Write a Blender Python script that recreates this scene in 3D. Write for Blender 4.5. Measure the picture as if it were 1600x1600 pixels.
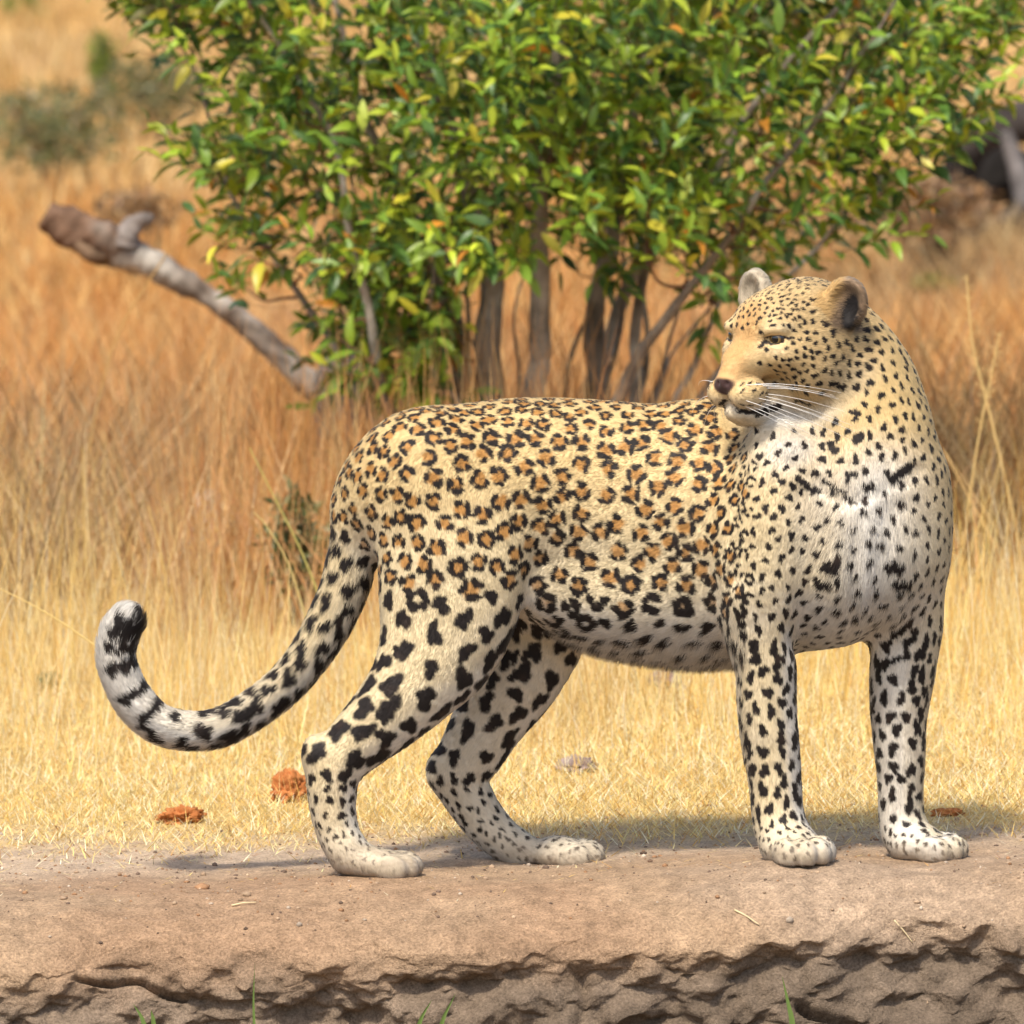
import bpy, bmesh, math, random
import numpy as np
from mathutils import Vector, Matrix

rng = np.random.default_rng(7)
random.seed(7)
sc = bpy.context.scene
for o in list(bpy.data.objects):
    bpy.data.objects.remove(o)

# ------------------------------------------------------------------ camera
PXM = 1060.0                       # photograph pixels per metre at the leopard
CAM = np.array([0.0, -15.0, 2.04])
PITCH = math.radians(5.55)
DIST = 15.0 / math.cos(PITCH)
cam_d = bpy.data.cameras.new('camera')
cam = bpy.data.objects.new('camera', cam_d)
sc.collection.objects.link(cam)
cam.location = CAM
cam.rotation_euler = (math.radians(90) - PITCH, 0, 0)
cam_d.sensor_width = 36.0
cam_d.lens = 36.0 * DIST * PXM / 1600.0
cam_d.clip_end = 3000.0
cam_d.dof.use_dof = True
cam_d.dof.focus_distance = 14.95
cam_d.dof.aperture_fstop = 10.0
sc.camera = cam

# ------------------------------------------------------------------ sky, sun, exposure
SUN_TO = Vector((-0.25, -0.58, 1.0)).normalized()          # towards the sun
elev = math.asin(SUN_TO.z)
azim = math.atan2(SUN_TO.x, SUN_TO.y)
world = bpy.data.worlds.new('World')
sc.world = world
world.use_nodes = True
wn = world.node_tree
for n in list(wn.nodes):
    wn.nodes.remove(n)
sky = wn.nodes.new('ShaderNodeTexSky')
sky.sky_type = 'NISHITA'
sky.sun_disc = False
sky.sun_elevation = elev
sky.sun_rotation = azim
sky.dust_density = 3.0
bgn = wn.nodes.new('ShaderNodeBackground')
bgn.inputs['Strength'].default_value = 0.15
wo = wn.nodes.new('ShaderNodeOutputWorld')
wn.links.new(sky.outputs[0], bgn.inputs[0])
wn.links.new(bgn.outputs[0], wo.inputs[0])
sun_d = bpy.data.lights.new('sun', 'SUN')
sun_d.energy = 3.1
sun_d.angle = math.radians(6)
sun_d.color = (1.0, 0.93, 0.82)
sun = bpy.data.objects.new('sun', sun_d)
sc.collection.objects.link(sun)
sun.rotation_euler = SUN_TO.to_track_quat('Z', 'Y').to_euler()
sun.location = (-4, -8, 12)
sc.view_settings.view_transform = 'Standard'
sc.view_settings.look = 'None'
sc.view_settings.exposure = 0.58
sc.view_settings.gamma = 1.0
sc.cycles.use_denoising = True
sc.cycles.max_bounces = 6
sc.cycles.transparent_max_bounces = 4
sc.cycles_curves.shape = 'RIBBONS'
sc.cycles_curves.subdivisions = 2

# ------------------------------------------------------------------ helpers
CP, SP = math.cos(PITCH), math.sin(PITCH)
FPX = DIST * PXM

def P(px, py, Y):
    """the point at depth Y (world) that the photograph's pixel looks at"""
    a = (np.asarray(px, float) - 800.0) / FPX
    b = (800.0 - np.asarray(py, float)) / FPX
    dx, dy, dz = a, CP + b * SP, -SP + b * CP
    t = (np.asarray(Y, float) - CAM[1]) / dy
    return np.stack([CAM[0] + t * dx, CAM[1] + t * dy, CAM[2] + t * dz], -1)

def pix(p):
    """world point(s) -> photograph pixels and depth"""
    q = np.asarray(p, float) - CAM
    d = q[..., 1] * CP - q[..., 2] * SP
    u = q[..., 1] * SP + q[..., 2] * CP
    return 800 + FPX * q[..., 0] / d, 800 - FPX * u / d, d

def smoothstep(a, b, x):
    t = np.clip((x - a) / (b - a), 0, 1)
    return t * t * (3 - 2 * t)

def hash3(i, j, k, seed):
    h = (i * 374761393 + j * 668265263 + k * 2147483647 + seed * 1274126177) & 0xFFFFFFFF
    h = ((h ^ (h >> 13)) * 1274126177) & 0xFFFFFFFF
    h = h ^ (h >> 16)
    return (h & 0xFFFFFF) / float(0xFFFFFF)

def vnoise(p, seed=0):
    """value noise, p (n,3) -> 0..1"""
    f = np.floor(p).astype(np.int64)
    t = p - f
    t = t * t * (3 - 2 * t)
    r = 0
    for a in (0, 1):
        wx = t[:, 0] if a else 1 - t[:, 0]
        for b in (0, 1):
            wy = t[:, 1] if b else 1 - t[:, 1]
            for c in (0, 1):
                wz = t[:, 2] if c else 1 - t[:, 2]
                r = r + wx * wy * wz * hash3(f[:, 0] + a, f[:, 1] + b, f[:, 2] + c, seed)
    return r

def fbm(p, octaves=4, seed=0, gain=0.5):
    p = np.asarray(p, float)
    r, a, s = 0, 1.0, 0.0
    for o in range(octaves):
        r = r + a * (vnoise(p, seed + o * 17) - 0.5)
        s += a
        a *= gain
        p = p * 2.03 + 11.7
    return r / s * 2          # about -1..1

def new_mesh(name, V, F, cols=None, smooth=True):
    """V (n,3); F (m,3) or (m,4) int"""
    V = np.ascontiguousarray(V, np.float32)
    F = np.ascontiguousarray(F, np.int32)
    me = bpy.data.meshes.new(name)
    me.vertices.add(len(V))
    me.vertices.foreach_set('co', V.ravel())
    k = F.shape[1]
    me.loops.add(F.size)
    me.loops.foreach_set('vertex_index', F.ravel())
    me.polygons.add(len(F))
    me.polygons.foreach_set('loop_start', np.arange(0, F.size, k, dtype=np.int32))
    me.polygons.foreach_set('loop_total', np.full(len(F), k, np.int32))
    me.polygons.foreach_set('use_smooth', np.full(len(F), smooth, bool))
    me.update(calc_edges=True)
    me.validate()
    if cols is not None:
        at = me.color_attributes.new('col', 'FLOAT_COLOR', 'POINT')
        c4 = np.ones((len(V), 4), np.float32)
        c4[:, :3] = cols
        at.data.foreach_set('color', c4.ravel())
    return me

def add_obj(name, data, mat=None, parent=None, label=None, cat=None, group=None, kind=None):
    o = bpy.data.objects.new(name, data)
    sc.collection.objects.link(o)
    if mat is not None and data is not None:
        data.materials.clear()
        data.materials.append(mat)
    if parent is not None:
        o.parent = parent
    if label: o['label'] = label
    if cat: o['category'] = cat
    if group: o['group'] = group
    if kind: o['kind'] = kind
    return o

def empty(name, loc, label, cat, group=None):
    o = bpy.data.objects.new(name, None)
    sc.collection.objects.link(o)
    o.location = loc
    o.empty_display_size = 0.05
    o['label'] = label
    o['category'] = cat
    if group: o['group'] = group
    return o

def child_at(name, me, mat, parent, label=None, kind=None):
    """mesh in world coordinates, made a part of an Empty that is only translated"""
    L = np.array(parent.location, np.float32)
    v = np.empty(len(me.vertices) * 3, np.float32)
    me.vertices.foreach_get('co', v)
    me.vertices.foreach_set('co', (v.reshape(-1, 3) - L).ravel())
    me.update()
    return add_obj(name, me, mat, parent, label=label, kind=kind)

def mat_new(name, rough=0.8, spec=0.2):
    m = bpy.data.materials.new(name)
    m.use_nodes = True
    b = m.node_tree.nodes['Principled BSDF']
    b.inputs['Roughness'].default_value = rough
    b.inputs['Specular IOR Level'].default_value = spec
    return m, m.node_tree, b

def N(nt, t, **kw):
    n = nt.nodes.new(t)
    for k, v in kw.items():
        if k.startswith('i_'):
            n.inputs[k[2:].replace('_', ' ')].default_value = v
        else:
            setattr(n, k, v)
    return n

def catmull(C, n):
    """C (m,k) control points -> (n*(m-1)+1, k)"""
    C = np.asarray(C, float)
    A = np.vstack([2 * C[0] - C[1], C, 2 * C[-1] - C[-2]])
    out = []
    for i in range(len(C) - 1):
        p0, p1, p2, p3 = A[i], A[i + 1], A[i + 2], A[i + 3]
        for t in np.linspace(0, 1, n, endpoint=False):
            out.append(0.5 * (2 * p1 + (p2 - p0) * t + (2 * p0 - 5 * p1 + 4 * p2 - p3) * t * t
                              + (3 * p1 - p0 - 3 * p2 + p3) * t ** 3))
    out.append(C[-1])
    return np.array(out)

def tube(pts, rad, sides=6, cap=True):
    """tapered tube along pts -> V, F(quads; caps as degenerate fan of quads)"""
    pts = np.asarray(pts, float)
    rad = np.broadcast_to(np.asarray(rad, float), (len(pts),))
    T = np.gradient(pts, axis=0)
    T /= np.linalg.norm(T, axis=1, keepdims=True) + 1e-12
    ref = np.array([0.31, 0.87, 0.38])
    if abs(T.mean(0) @ ref) > 0.9 * np.linalg.norm(T.mean(0)):
        ref = np.array([0.9, -0.2, 0.3])
    U = np.cross(T, ref); U /= np.linalg.norm(U, axis=1, keepdims=True) + 1e-12
    W = np.cross(T, U)
    a = np.linspace(0, 2 * np.pi, sides, endpoint=False)
    V = (pts[:, None] + rad[:, None, None] * (np.cos(a)[None, :, None] * U[:, None] + np.sin(a)[None, :, None] * W[:, None])).reshape(-1, 3)
    F = []
    for i in range(len(pts) - 1):
        for j in range(sides):
            k = (j + 1) % sides
            F.append((i * sides + j, i * sides + k, (i + 1) * sides + k, (i + 1) * sides + j))
    F = np.array(F, np.int32)
    if cap:
        n0 = len(V)
        V = np.vstack([V, pts[0], pts[-1]])
        caps = []
        e = (len(pts) - 1) * sides
        for j in range(0, sides, 2):
            caps.append((n0, (j + 2) % sides, (j + 1) % sides, j))
            caps.append((n0 + 1, e + j, e + (j + 1) % sides, e + (j + 2) % sides))
        F = np.vstack([F, np.array(caps, np.int32)])
    return V, F

def join_vf(parts):
    V, F, n = [], [], 0
    for v, f in parts:
        V.append(v); F.append(f + n); n += len(v)
    return np.vstack(V), np.vstack(F)
# ================================================================== the leopard
# --- shape: a field of tapered limbs and muscles, blended, then turned into one skin
Yax = np.array([0.0, 1.0, 0.0])

def chain(pts, n=5, w=Yax):
    """pts rows: px, py, Y, radius in px, depth ratio -> world rows (x,y,z,r,kr)"""
    a = np.array([tuple(q) + (1.0,) * (5 - len(q)) for q in pts])
    c = catmull(a, n)
    p = P(c[:, 0], c[:, 1], c[:, 2])
    return dict(p=p, r=c[:, 3] / PXM, k=c[:, 4], w=np.asarray(w, float))

def unit(v):
    v = np.asarray(v, float)
    return v / np.linalg.norm(v)

# head frame: it looks back over its shoulder, towards the viewer's left
yaw = math.radians(45)
hf = np.array([-math.cos(yaw), -math.sin(yaw), -0.03]); hf = unit(hf)
hl = unit(np.cross([0, 0, 1.0], hf))
hu = np.cross(hf, hl)
HC = P(1256, 520, -0.05)
HS = 1.0
def HP(f, l, u):
    return HC + HS * (f * hf + l * hl + u * hu)

chest_f = unit([0.5, -0.87, 0.0]); chest_l = unit([0.87, 0.5, 0.0]); UP = np.array([0, 0, 1.0])

chains = {}
chains['torso'] = (chain([(596, 792, .00, 78, .95), (640, 778, .00, 112, .9), (700, 770, .0, 131, .86), (800, 774, .01, 150, .80), (900, 793, .02, 169, .74),
                          (1000, 822, .02, 190, .70), (1090, 838, .01, 196, .70), (1180, 845, -.01, 188, .74), (1250, 845, -.05, 170, .80)], 6), .035)
chains['neck'] = (chain([(1335, 850, -.06, 140, .9), (1338, 770, -.05, 135, .9), (1338, 690, -.04, 122, .9), (1318, 610, -.02, 114, .9), (1282, 548, -.02, 99, .9), (1262, 520, -.02, 84, .9)], 5), .045)
chains['withers'] = (chain([(1100, 700, .02, 66), (1180, 690, .02, 66), (1260, 680, .0, 70), (1320, 680, -.02, 70)], 4), .05)
chains['fr_upper'] = (chain([(1225, 740, -.10, 72, .75), (1205, 820, -.13, 76, .75), (1192, 900, -.14, 66, .85), (1196, 970, -.135, 50, .95), (1197, 1040, -.13, 45.5), (1200, 1120, -.13, 44), (1209, 1200, -.13, 41),
                             (1214, 1262, -.135, 39), (1222, 1300, -.145, 41), (1234, 1324, -.16, 40)], 5), .035)
chains['fl_upper'] = (chain([(1400, 760, -.02, 78, .85), (1412, 830, -.035, 66, .95), (1414, 900, -.04, 58), (1413, 970, -.035, 55), (1411, 1040, -.03, 51), (1405, 1110, -.03, 44), (1407, 1200, -.03, 36.5),
                             (1408, 1262, -.03, 34), (1414, 1298, -.035, 37), (1430, 1322, -.05, 36)], 5), .035)
chains['hr_leg'] = (chain([(690, 780, -.05, 100, .62), (706, 850, -.075, 114, .55), (706, 925, -.085, 113, .52), (690, 1000, -.095, 95, .55), (653, 1062, -.105, 72, .64), (604, 1118, -.11, 57, .74), (556, 1162, -.115, 47, .82),
                           (524, 1200, -.12, 42, .85), (519, 1250, -.12, 36, .9), (527, 1298, -.12, 32, .95), (546, 1335, -.125, 32)], 5), .035)
chains['hl_leg'] = (chain([(760, 800, .05, 90, .6), (800, 880, .075, 104, .55), (838, 962, .09, 86, .55), (806, 1056, .095, 71, .64), (768, 1120, .1, 57, .74), (738, 1172, .1, 50, .82), (719, 1210, .1, 44, .85),
                           (738, 1256, .1, 37, .9), (772, 1300, .1, 33, .95), (808, 1328, .1, 31)], 5), .035)
chains['tail'] = (chain([(622, 735, .00, 44), (590, 770, -.0, 42), (565, 815, -.005, 39), (551, 870, -.01, 37), (534, 930, -.015, 35), (504, 992, -.02, 32), (460, 1054, -.025, 29), (400, 1106, -.03, 28), (330, 1140, -.03, 28),
                         (256, 1134, -.03, 28), (207, 1092, -.03, 29), (183, 1035, -.03, 28), (186, 993, -.03, 28), (196, 973, -.03, 26)], 5), .02)

ells = []          # (centre, axes 3x3 rows, radii, blend)
def ell(px, py, Y, r, blend=.03, axes=None, raw=None):
    c = raw if raw is not None else P(px, py, Y)
    ells.append((np.asarray(c, float), np.eye(3) if axes is None else np.asarray(axes, float), np.asarray(r, float), blend))
hax = np.array([hf, hl, hu]); cax = np.array([chest_f, chest_l, UP])
# chest and shoulders
ell(1322, 845, -.05, (.125, .138, .125), .035, cax)
ell(1318, 895, -.09, (.080, .098, .072), .035, cax)
ell(1213, 800, -.118, (.070, .068, .125), .03, cax)
ell(1405, 800, -.045, (.066, .058, .12), .03, cax)
ell(1050, 930, .01, (.17, .115, .085), .05)
ell(965, 925, .01, (.13, .095, .065), .05)
ell(660, 740, -.04, (.085, .075, .085), .05)
# flank fold from thigh to belly
ell(860, 905, -.045, (.055, .03, .05), .04)
# hocks
ell(492, 1176, -.12, (.017, .022, .024), .022); ell(688, 1205, .10, (.018, .022, .022), .022)
# elbows
ell(1172, 960, -.125, (.03, .03, .05), .04); ell(1440, 950, -.02, (.022, .03, .06), .03)

def paw(cx, cy, Y, ang, sc_=1.0, heel=None):
    d = np.array([math.cos(ang), math.sin(ang), 0]); s = np.array([-d[1], d[0], 0])
    c = P(cx, cy, Y)
    ax = np.array([d, s, UP])
    ell(0, 0, 0, (.042 * sc_, .041 * sc_, .026 * sc_), .018, ax, raw=c)
    for j, (a, b, r) in enumerate(((.030, -.030, .0165), (.044, -.011, .0185), (.044, .012, .0185), (.030, .031, .0165))):
        q = c + sc_ * (a * d + b * s) + np.array([0, 0, -.003])
        ell(0, 0, 0, (.028 * sc_, r * sc_, .0225 * sc_), .0035, ax, raw=q)
    return c
paws = [paw(1238, 1325, -.175, math.radians(-58)), paw(1438, 1322, -.065, math.radians(-22), .98),
        paw(590, 1350, -.13, math.radians(-14), .90), paw(873, 1333, .095, math.radians(-12), .95)]

# head
def hell(f, l, u, r, blend=.02):
    ell(0, 0, 0, np.asarray(r) * HS, blend, hax, raw=HP(f, l, u))
hell(.018, 0, .005, (.092, .079, .071), .02)
hell(.078, 0, .016, (.042, .052, .040), .025)
for s in (-1, 1):
    hell(.025, .056 * s, -.040, (.062, .038, .055), .025)
    hell(.082, .046 * s, -.022, (.034, .024, .024), .02)
    hell(.142, .0215 * s, -.0755, (.033, .0240, .0225), .010)
    hell(.1015, .0385 * s, .0165, (.019, .0185, .0095), .012)         # brow and upper lid
    hell(.108, .018 * s, -.028, (.040, .014, .018), .02)
hell(.130, 0, -.1035, (.031, .024, .0175), .012)
hell(.160, 0, -.0585, (.0165, .0205, .0140), .010)
hch = lambda rows: dict(p=np.array([HP(*r[:3]) for r in rows]), r=np.array([r[3] for r in rows]) * HS, k=np.ones(len(rows)), w=Yax)
chains['snout'] = (hch([(.075, 0, -.004, .040), (.100, 0, -.020, .034), (.125, 0, -.035, .028), (.150, 0, -.047, .0205)]), .018)
chains['jaw'] = (hch([(.01, 0, -.075, .048), (.06, 0, -.088, .036), (.105, 0, -.100, .024), (.122, 0, -.106, .018)]), .025)

# grid (finer around the head)
def axis(lo, hi, a, b, fine=.0024, coarse=.0040):
    out = [lo]
    while out[-1] < hi:
        out.append(out[-1] + (fine if a < out[-1] < b else coarse))
    return np.array(out, np.float32)
gx = axis(P(135, 0, 0)[0], P(1530, 0, 0)[0], P(1100, 0, 0)[0], P(1360, 0, 0)[0])
gy = axis(-.30, .24, -.26, .02, .0030, .0042)
gz = axis(-.06, P(0, 395, 0)[2], P(0, 680, 0)[2], P(0, 400, 0)[2])
D = np.full((len(gx), len(gy), len(gz)), .12, np.float32)

def box_idx(lo, hi):
    return tuple(slice(max(0, int(np.searchsorted(g, l)) - 1), min(len(g), int(np.searchsorted(g, h)) + 1)) for g, l, h in zip((gx, gy, gz), lo, hi))

def smin(a, b, k):
    h = np.maximum(k - np.abs(a - b), 0) / k
    return np.minimum(a, b) - h * h * k * .25

def smax(a, b, k):
    return -smin(-a, -b, k)

def d_chain(ch, X, Yy, Z):
    best = None
    p, r, kk, w = ch['p'].astype(np.float32), ch['r'], ch['k'], ch['w']
    for i in range(len(p) - 1):
        kr = float(kk[i] + kk[i + 1]) * .5
        s = (1 / kr - 1)
        a, b = p[i], p[i + 1]
        dx, dy, dz = X - a[0], Yy - a[1], Z - a[2]
        e = b - a
        dy = dy * (1 + s)
        e = np.array([e[0], e[1] * (1 + s), e[2]], np.float32)
        L = float(e @ e)
        t = np.clip((dx * e[0] + dy * e[1] + dz * e[2]) / L, 0, 1)
        d = np.sqrt((dx - t * e[0]) ** 2 + (dy - t * e[1]) ** 2 + (dz - t * e[2]) ** 2) - (r[i] + t * (r[i + 1] - r[i])).astype(np.float32)
        best = d if best is None else np.minimum(best, d)
    return best

def d_ell(c, ax, r, X, Yy, Z):
    dx, dy, dz = X - np.float32(c[0]), Yy - np.float32(c[1]), Z - np.float32(c[2])
    k0 = k1 = 0
    for a, ri in zip(ax.astype(np.float32), r):
        q = dx * a[0] + dy * a[1] + dz * a[2]
        k0 = k0 + (q / ri) ** 2
        k1 = k1 + (q / ri ** 2) ** 2
    k0 = np.sqrt(k0); k1 = np.sqrt(k1) + 1e-6
    return k0 * (k0 - 1) / k1

def grid(ix):
    return gx[ix[0]][:, None, None], gy[ix[1]][None, :, None], gz[ix[2]][None, None, :]

for ch, bl in chains.values():
    m = ch['r'] + bl + .012
    ix = box_idx(ch['p'].min(0) - m.max(), ch['p'].max(0) + m.max())
    best = np.full(D[ix].shape, .2, np.float32)
    for i in range(len(ch['p']) - 1):           # each segment only where it can matter
        q, mm_ = ch['p'][i:i + 2], m[i:i + 2].max()
        jx = box_idx(q.min(0) - mm_, q.max(0) + mm_)
        loc = tuple(slice(j.start - k.start, j.stop - k.start) for j, k in zip(jx, ix))
        seg = dict(p=q, r=ch['r'][i:i + 2], k=ch['k'][i:i + 2], w=Yax)
        v = best[loc]
        best[loc] = np.minimum(v, d_chain(seg, *grid(jx)))
    D[ix] = smin(D[ix], best, np.float32(bl))
for c, ax, r, bl in ells:
    m = np.max(r) + bl + .008
    ix = box_idx(c - m, c + m)
    D[ix] = smin(D[ix], d_ell(c, ax, r, *grid(ix)), np.float32(bl))
# ears: thin cups
ear_frames = []
for s in (-1, 1):
    nrm = unit(.80 * hf + (.50 if s > 0 else .12) * s * hl + .05 * hu)
    upv = unit(hu + .28 * s * hl - .15 * hf); upv = unit(upv - (upv @ nrm) * nrm)
    sid = np.cross(upv, nrm)
    c = HP(-.004 if s > 0 else .002, (.079 if s > 0 else .095) * s, .046 if s > 0 else .050)
    ear_frames.append((c, nrm, sid, upv))
    ax = np.array([nrm, sid, upv]); r = np.array([.018, .0315, .039]) * HS
    ix = box_idx(c - .075, c + .075)
    G = grid(ix)
    d = d_ell(c, ax, r, *G)
    c2 = c + .019 * nrm + .002 * upv
    d = smax(d, -d_ell(c2, ax, np.array([.0215, .0275, .0365]) * HS, *G), np.float32(.005))
    D[ix] = smin(D[ix], d, np.float32(.012))
# eye sockets, nostrils, mouth line
EYES = [HP(.1035, .0415 * s, .0035) for s in (-1, 1)]
for c, s in zip(EYES, (-1, 1)):
    q = c + .010 * hf + .006 * s * hl - .0012 * hu
    ax = np.array([unit(hf + .5 * s * hl), unit(hl * s - .5 * hf), hu])
    ix = box_idx(q - .035, q + .035)
    D[ix] = smax(D[ix], -d_ell(q, ax, np.array([.013, .0175, .0050]), *grid(ix)), np.float32(.005))
for s in (-1, 1):
    q = HP(.1765, .0085 * s, -.059)
    ix = box_idx(q - .02, q + .02)
    D[ix] = smax(D[ix], -d_ell(q, hax, np.array([.006, .0042, .0036]), *grid(ix)), np.float32(.003))
mouth = dict(p=np.array([HP(.170, 0, -.0855), HP(.152, .022, -.1015), HP(.122, .038, -.1045), HP(.090, .047, -.099)]), r=np.array([.0022, .003, .003, .002]), k=np.ones(4), w=Yax)
mouth2 = dict(p=np.array([HP(.170, 0, -.0855), HP(.152, -.022, -.1015), HP(.122, -.038, -.1045), HP(.090, -.047, -.099)]), r=mouth['r'], k=np.ones(4), w=Yax)
for mm in (mouth, mouth2):
    ix = box_idx(mm['p'].min(0) - .02, mm['p'].max(0) + .02)
    D[ix] = smax(D[ix], -d_chain(mm, *grid(ix)), np.float32(.006))

def surface_nets(D, gx, gy, gz):
    S = D < 0
    nx, ny, nz = S.shape
    cnt = np.zeros((nx - 1, ny - 1, nz - 1), np.uint8)
    for a in (0, 1):
        for b in (0, 1):
            for c in (0, 1):
                cnt += S[a:nx - 1 + a, b:ny - 1 + b, c:nz - 1 + c]
    act = np.argwhere((cnt > 0) & (cnt < 8))
    idx = np.full(cnt.shape, -1, np.int32)
    idx[act[:, 0], act[:, 1], act[:, 2]] = np.arange(len(act))
    acc = np.zeros((len(act), 3)); num = np.zeros(len(act))
    corners = [(a, b, c) for a in (0, 1) for b in (0, 1) for c in (0, 1)]
    G = (gx.astype(float), gy.astype(float), gz.astype(float))
    val = {k: D[act[:, 0] + k[0], act[:, 1] + k[1], act[:, 2] + k[2]].astype(float) for k in corners}
    for k in corners:
        for ax in range(3):
            if k[ax] == 0:
                k2 = list(k); k2[ax] = 1; k2 = tuple(k2)
                v0, v1 = val[k], val[k2]
                m = (v0 < 0) != (v1 < 0)
                t = v0[m] / (v0[m] - v1[m])
                q = np.stack([G[i][act[m, i] + k[i]] for i in range(3)], -1)
                q2 = G[ax][act[m, ax] + 1]
                q[:, ax] = q[:, ax] + t * (q2 - q[:, ax])
                acc[m] += q; num[m] += 1
    V = acc / num[:, None]
    F = []
    for ax in range(3):
        o1, o2 = [(1, 2), (2, 0), (0, 1)][ax]
        sl0 = [slice(None)] * 3; sl1 = [slice(None)] * 3
        sl0[ax] = slice(0, -1); sl1[ax] = slice(1, None)
        s0, s1 = S[tuple(sl0)], S[tuple(sl1)]
        e = np.argwhere(s0 != s1)
        e = e[(e[:, o1] > 0) & (e[:, o2] > 0) & (e[:, o1] < D.shape[o1] - 1) & (e[:, o2] < D.shape[o2] - 1)]
        def cell(d1, d2):
            q = e.copy(); q[:, o1] += d1; q[:, o2] += d2
            return idx[q[:, 0], q[:, 1], q[:, 2]]
        quad = np.stack([cell(-1, -1), cell(0, -1), cell(0, 0), cell(-1, 0)], -1)
        flip = ~s0[e[:, 0], e[:, 1], e[:, 2]]
        quad[flip] = quad[flip][:, ::-1]
        F.append(quad)
    return V, np.vstack(F)

BV, BF = surface_nets(D, gx, gy, gz)
del D
ed = np.unique(np.sort(np.vstack([BF[:, [0, 1]], BF[:, [1, 2]], BF[:, [2, 3]], BF[:, [3, 0]]]), axis=1), axis=0)
deg = np.bincount(ed.ravel(), minlength=len(BV)).astype(float)
def laplace(Q, lam):
    s = np.stack([np.bincount(ed[:, 0], Q[ed[:, 1], i], len(Q)) + np.bincount(ed[:, 1], Q[ed[:, 0], i], len(Q)) for i in range(Q.shape[1])], -1)
    return Q + lam * (s / deg[:, None] - Q)
hd = np.linalg.norm(BV - HC, axis=1)
soft = smoothstep(.13, .2, hd)[:, None]
for it in range(10):
    Q = laplace(laplace(BV, .5), -.52)
    BV = Q if it < 2 else BV + soft * (Q - BV)

def mesh_normals(V, F):
    n = np.cross(V[F[:, 2]] - V[F[:, 0]], V[F[:, 3]] - V[F[:, 1]])
    o = np.stack([sum(np.bincount(F[:, k], n[:, i], len(V)) for k in range(4)) for i in range(3)], -1)
    return o / (np.linalg.norm(o, axis=1, keepdims=True) + 1e-12)
BN = mesh_normals(BV, BF)
for it in range(3):
    BN = laplace(BN, .5)
BN /= np.linalg.norm(BN, axis=1, keepdims=True)
# gentle folds where the body bends at the shoulder, and ribs
bpx, bpy_, _ = pix(BV)
fold = np.exp(-((bpx - 1165) / 40) ** 2) * np.exp(-((bpy_ - 790) / 130) ** 2) * (BN[:, 1] < 0)
BV = BV + BN * (fold * .0022 * np.sin((bpx + .12 * (bpy_ - 790) + 6 * np.sin(bpy_ / 40)) / 4.6))[:, None]
cleft = np.exp(-((bpx - 1338 + .03 * (bpy_ - 900)) / 13) ** 2) * smoothstep(770, 850, bpy_) * smoothstep(1010, 960, bpy_) * (BN[:, 1] < 0)
def crease(pts, width, depth):
    c = catmull(np.asarray(pts, float), 8)
    d = np.min([(bpx - q[0]) ** 2 + (bpy_ - q[1]) ** 2 for q in c], axis=0)
    return np.exp(-d / (2 * width ** 2)) * depth * (BN[:, 1] < .2)
dent = cleft * .009
dent = np.maximum(dent, crease([(1258, 770), (1266, 850), (1262, 930), (1250, 1000)], 15, .011))
dent = np.maximum(dent, crease([(1392, 790), (1378, 880), (1372, 960), (1366, 1000)], 15, .009))
dent = np.maximum(dent, crease([(1240, 720), (1275, 752), (1322, 778), (1372, 766), (1430, 735)], 11, .007))
dent = np.maximum(dent, crease([(1340, 560), (1372, 640), (1400, 720)], 20, .006))
dent = np.maximum(dent, crease([(845, 880), (805, 960), (760, 1040)], 14, .006))
dent = np.maximum(dent, crease([(1150, 700), (1146, 800), (1150, 900)], 14, .008))
dent = np.maximum(dent, crease([(640, 860), (660, 960), (630, 1050)], 20, .005))
for it in range(3): dent = laplace(dent[:, None], .5)[:, 0]
BV = BV - BN * dent[:, None]
for c in paws:          # flat soles
    zf = c[2] - .0165
    m_ = (np.abs(BV[:, 0] - c[0]) < .085) & (np.abs(BV[:, 1] - c[1]) < .085) & (BV[:, 2] < zf)
    BV[m_, 2] = zf + .12 * (BV[m_, 2] - zf)
BV = BV + BN * (fbm(BV * 22, 3, 5) * .0016 * soft[:, 0])[:, None]
# --- coat: regions, spots and rosettes
names = list(chains)
flow_sign = {'torso': -1, 'neck': -1, 'withers': -1, 'snout': -1, 'jaw': -1}       # hair runs head to tail; limbs run down

def chain_fields(Q):
    """per chain: distance to its surface and the tangent there"""
    out = {}
    for nme in names:
        ch = chains[nme][0]
        p, r, kk = ch['p'], ch['r'], ch['k']
        bd_ = np.full(len(Q), .3); bt_ = np.zeros((len(Q), 3)); bs_ = np.zeros(len(Q))
        rm = r.max() + .08
        sel = np.where(((Q > p.min(0) - rm) & (Q < p.max(0) + rm)).all(1))[0]
        QA, Q = Q, Q[sel]
        bd = np.full(len(Q), 9.0); bt = np.zeros((len(Q), 3)); bs = np.zeros(len(Q))
        for i in range(len(p) - 1):
            s = 1 / (.5 * (kk[i] + kk[i + 1]))
            d = Q - p[i]; e = p[i + 1] - p[i]
            sc3 = np.array([1, s, 1])
            ds, es = d * sc3, e * sc3
            t = np.clip(ds @ es / (es @ es), 0, 1)
            dd = np.linalg.norm(ds - t[:, None] * es, axis=1) - (r[i] + t * (r[i + 1] - r[i]))
            m = dd < bd
            bd[m] = dd[m]; bt[m] = e / np.linalg.norm(e); bs[m] = (i + t[m]) / (len(p) - 1)
        Q = QA
        bd_[sel] = bd; bt_[sel] = bt; bs_[sel] = bs
        out[nme] = (bd_, bt_, bs_)
    return out

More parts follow.
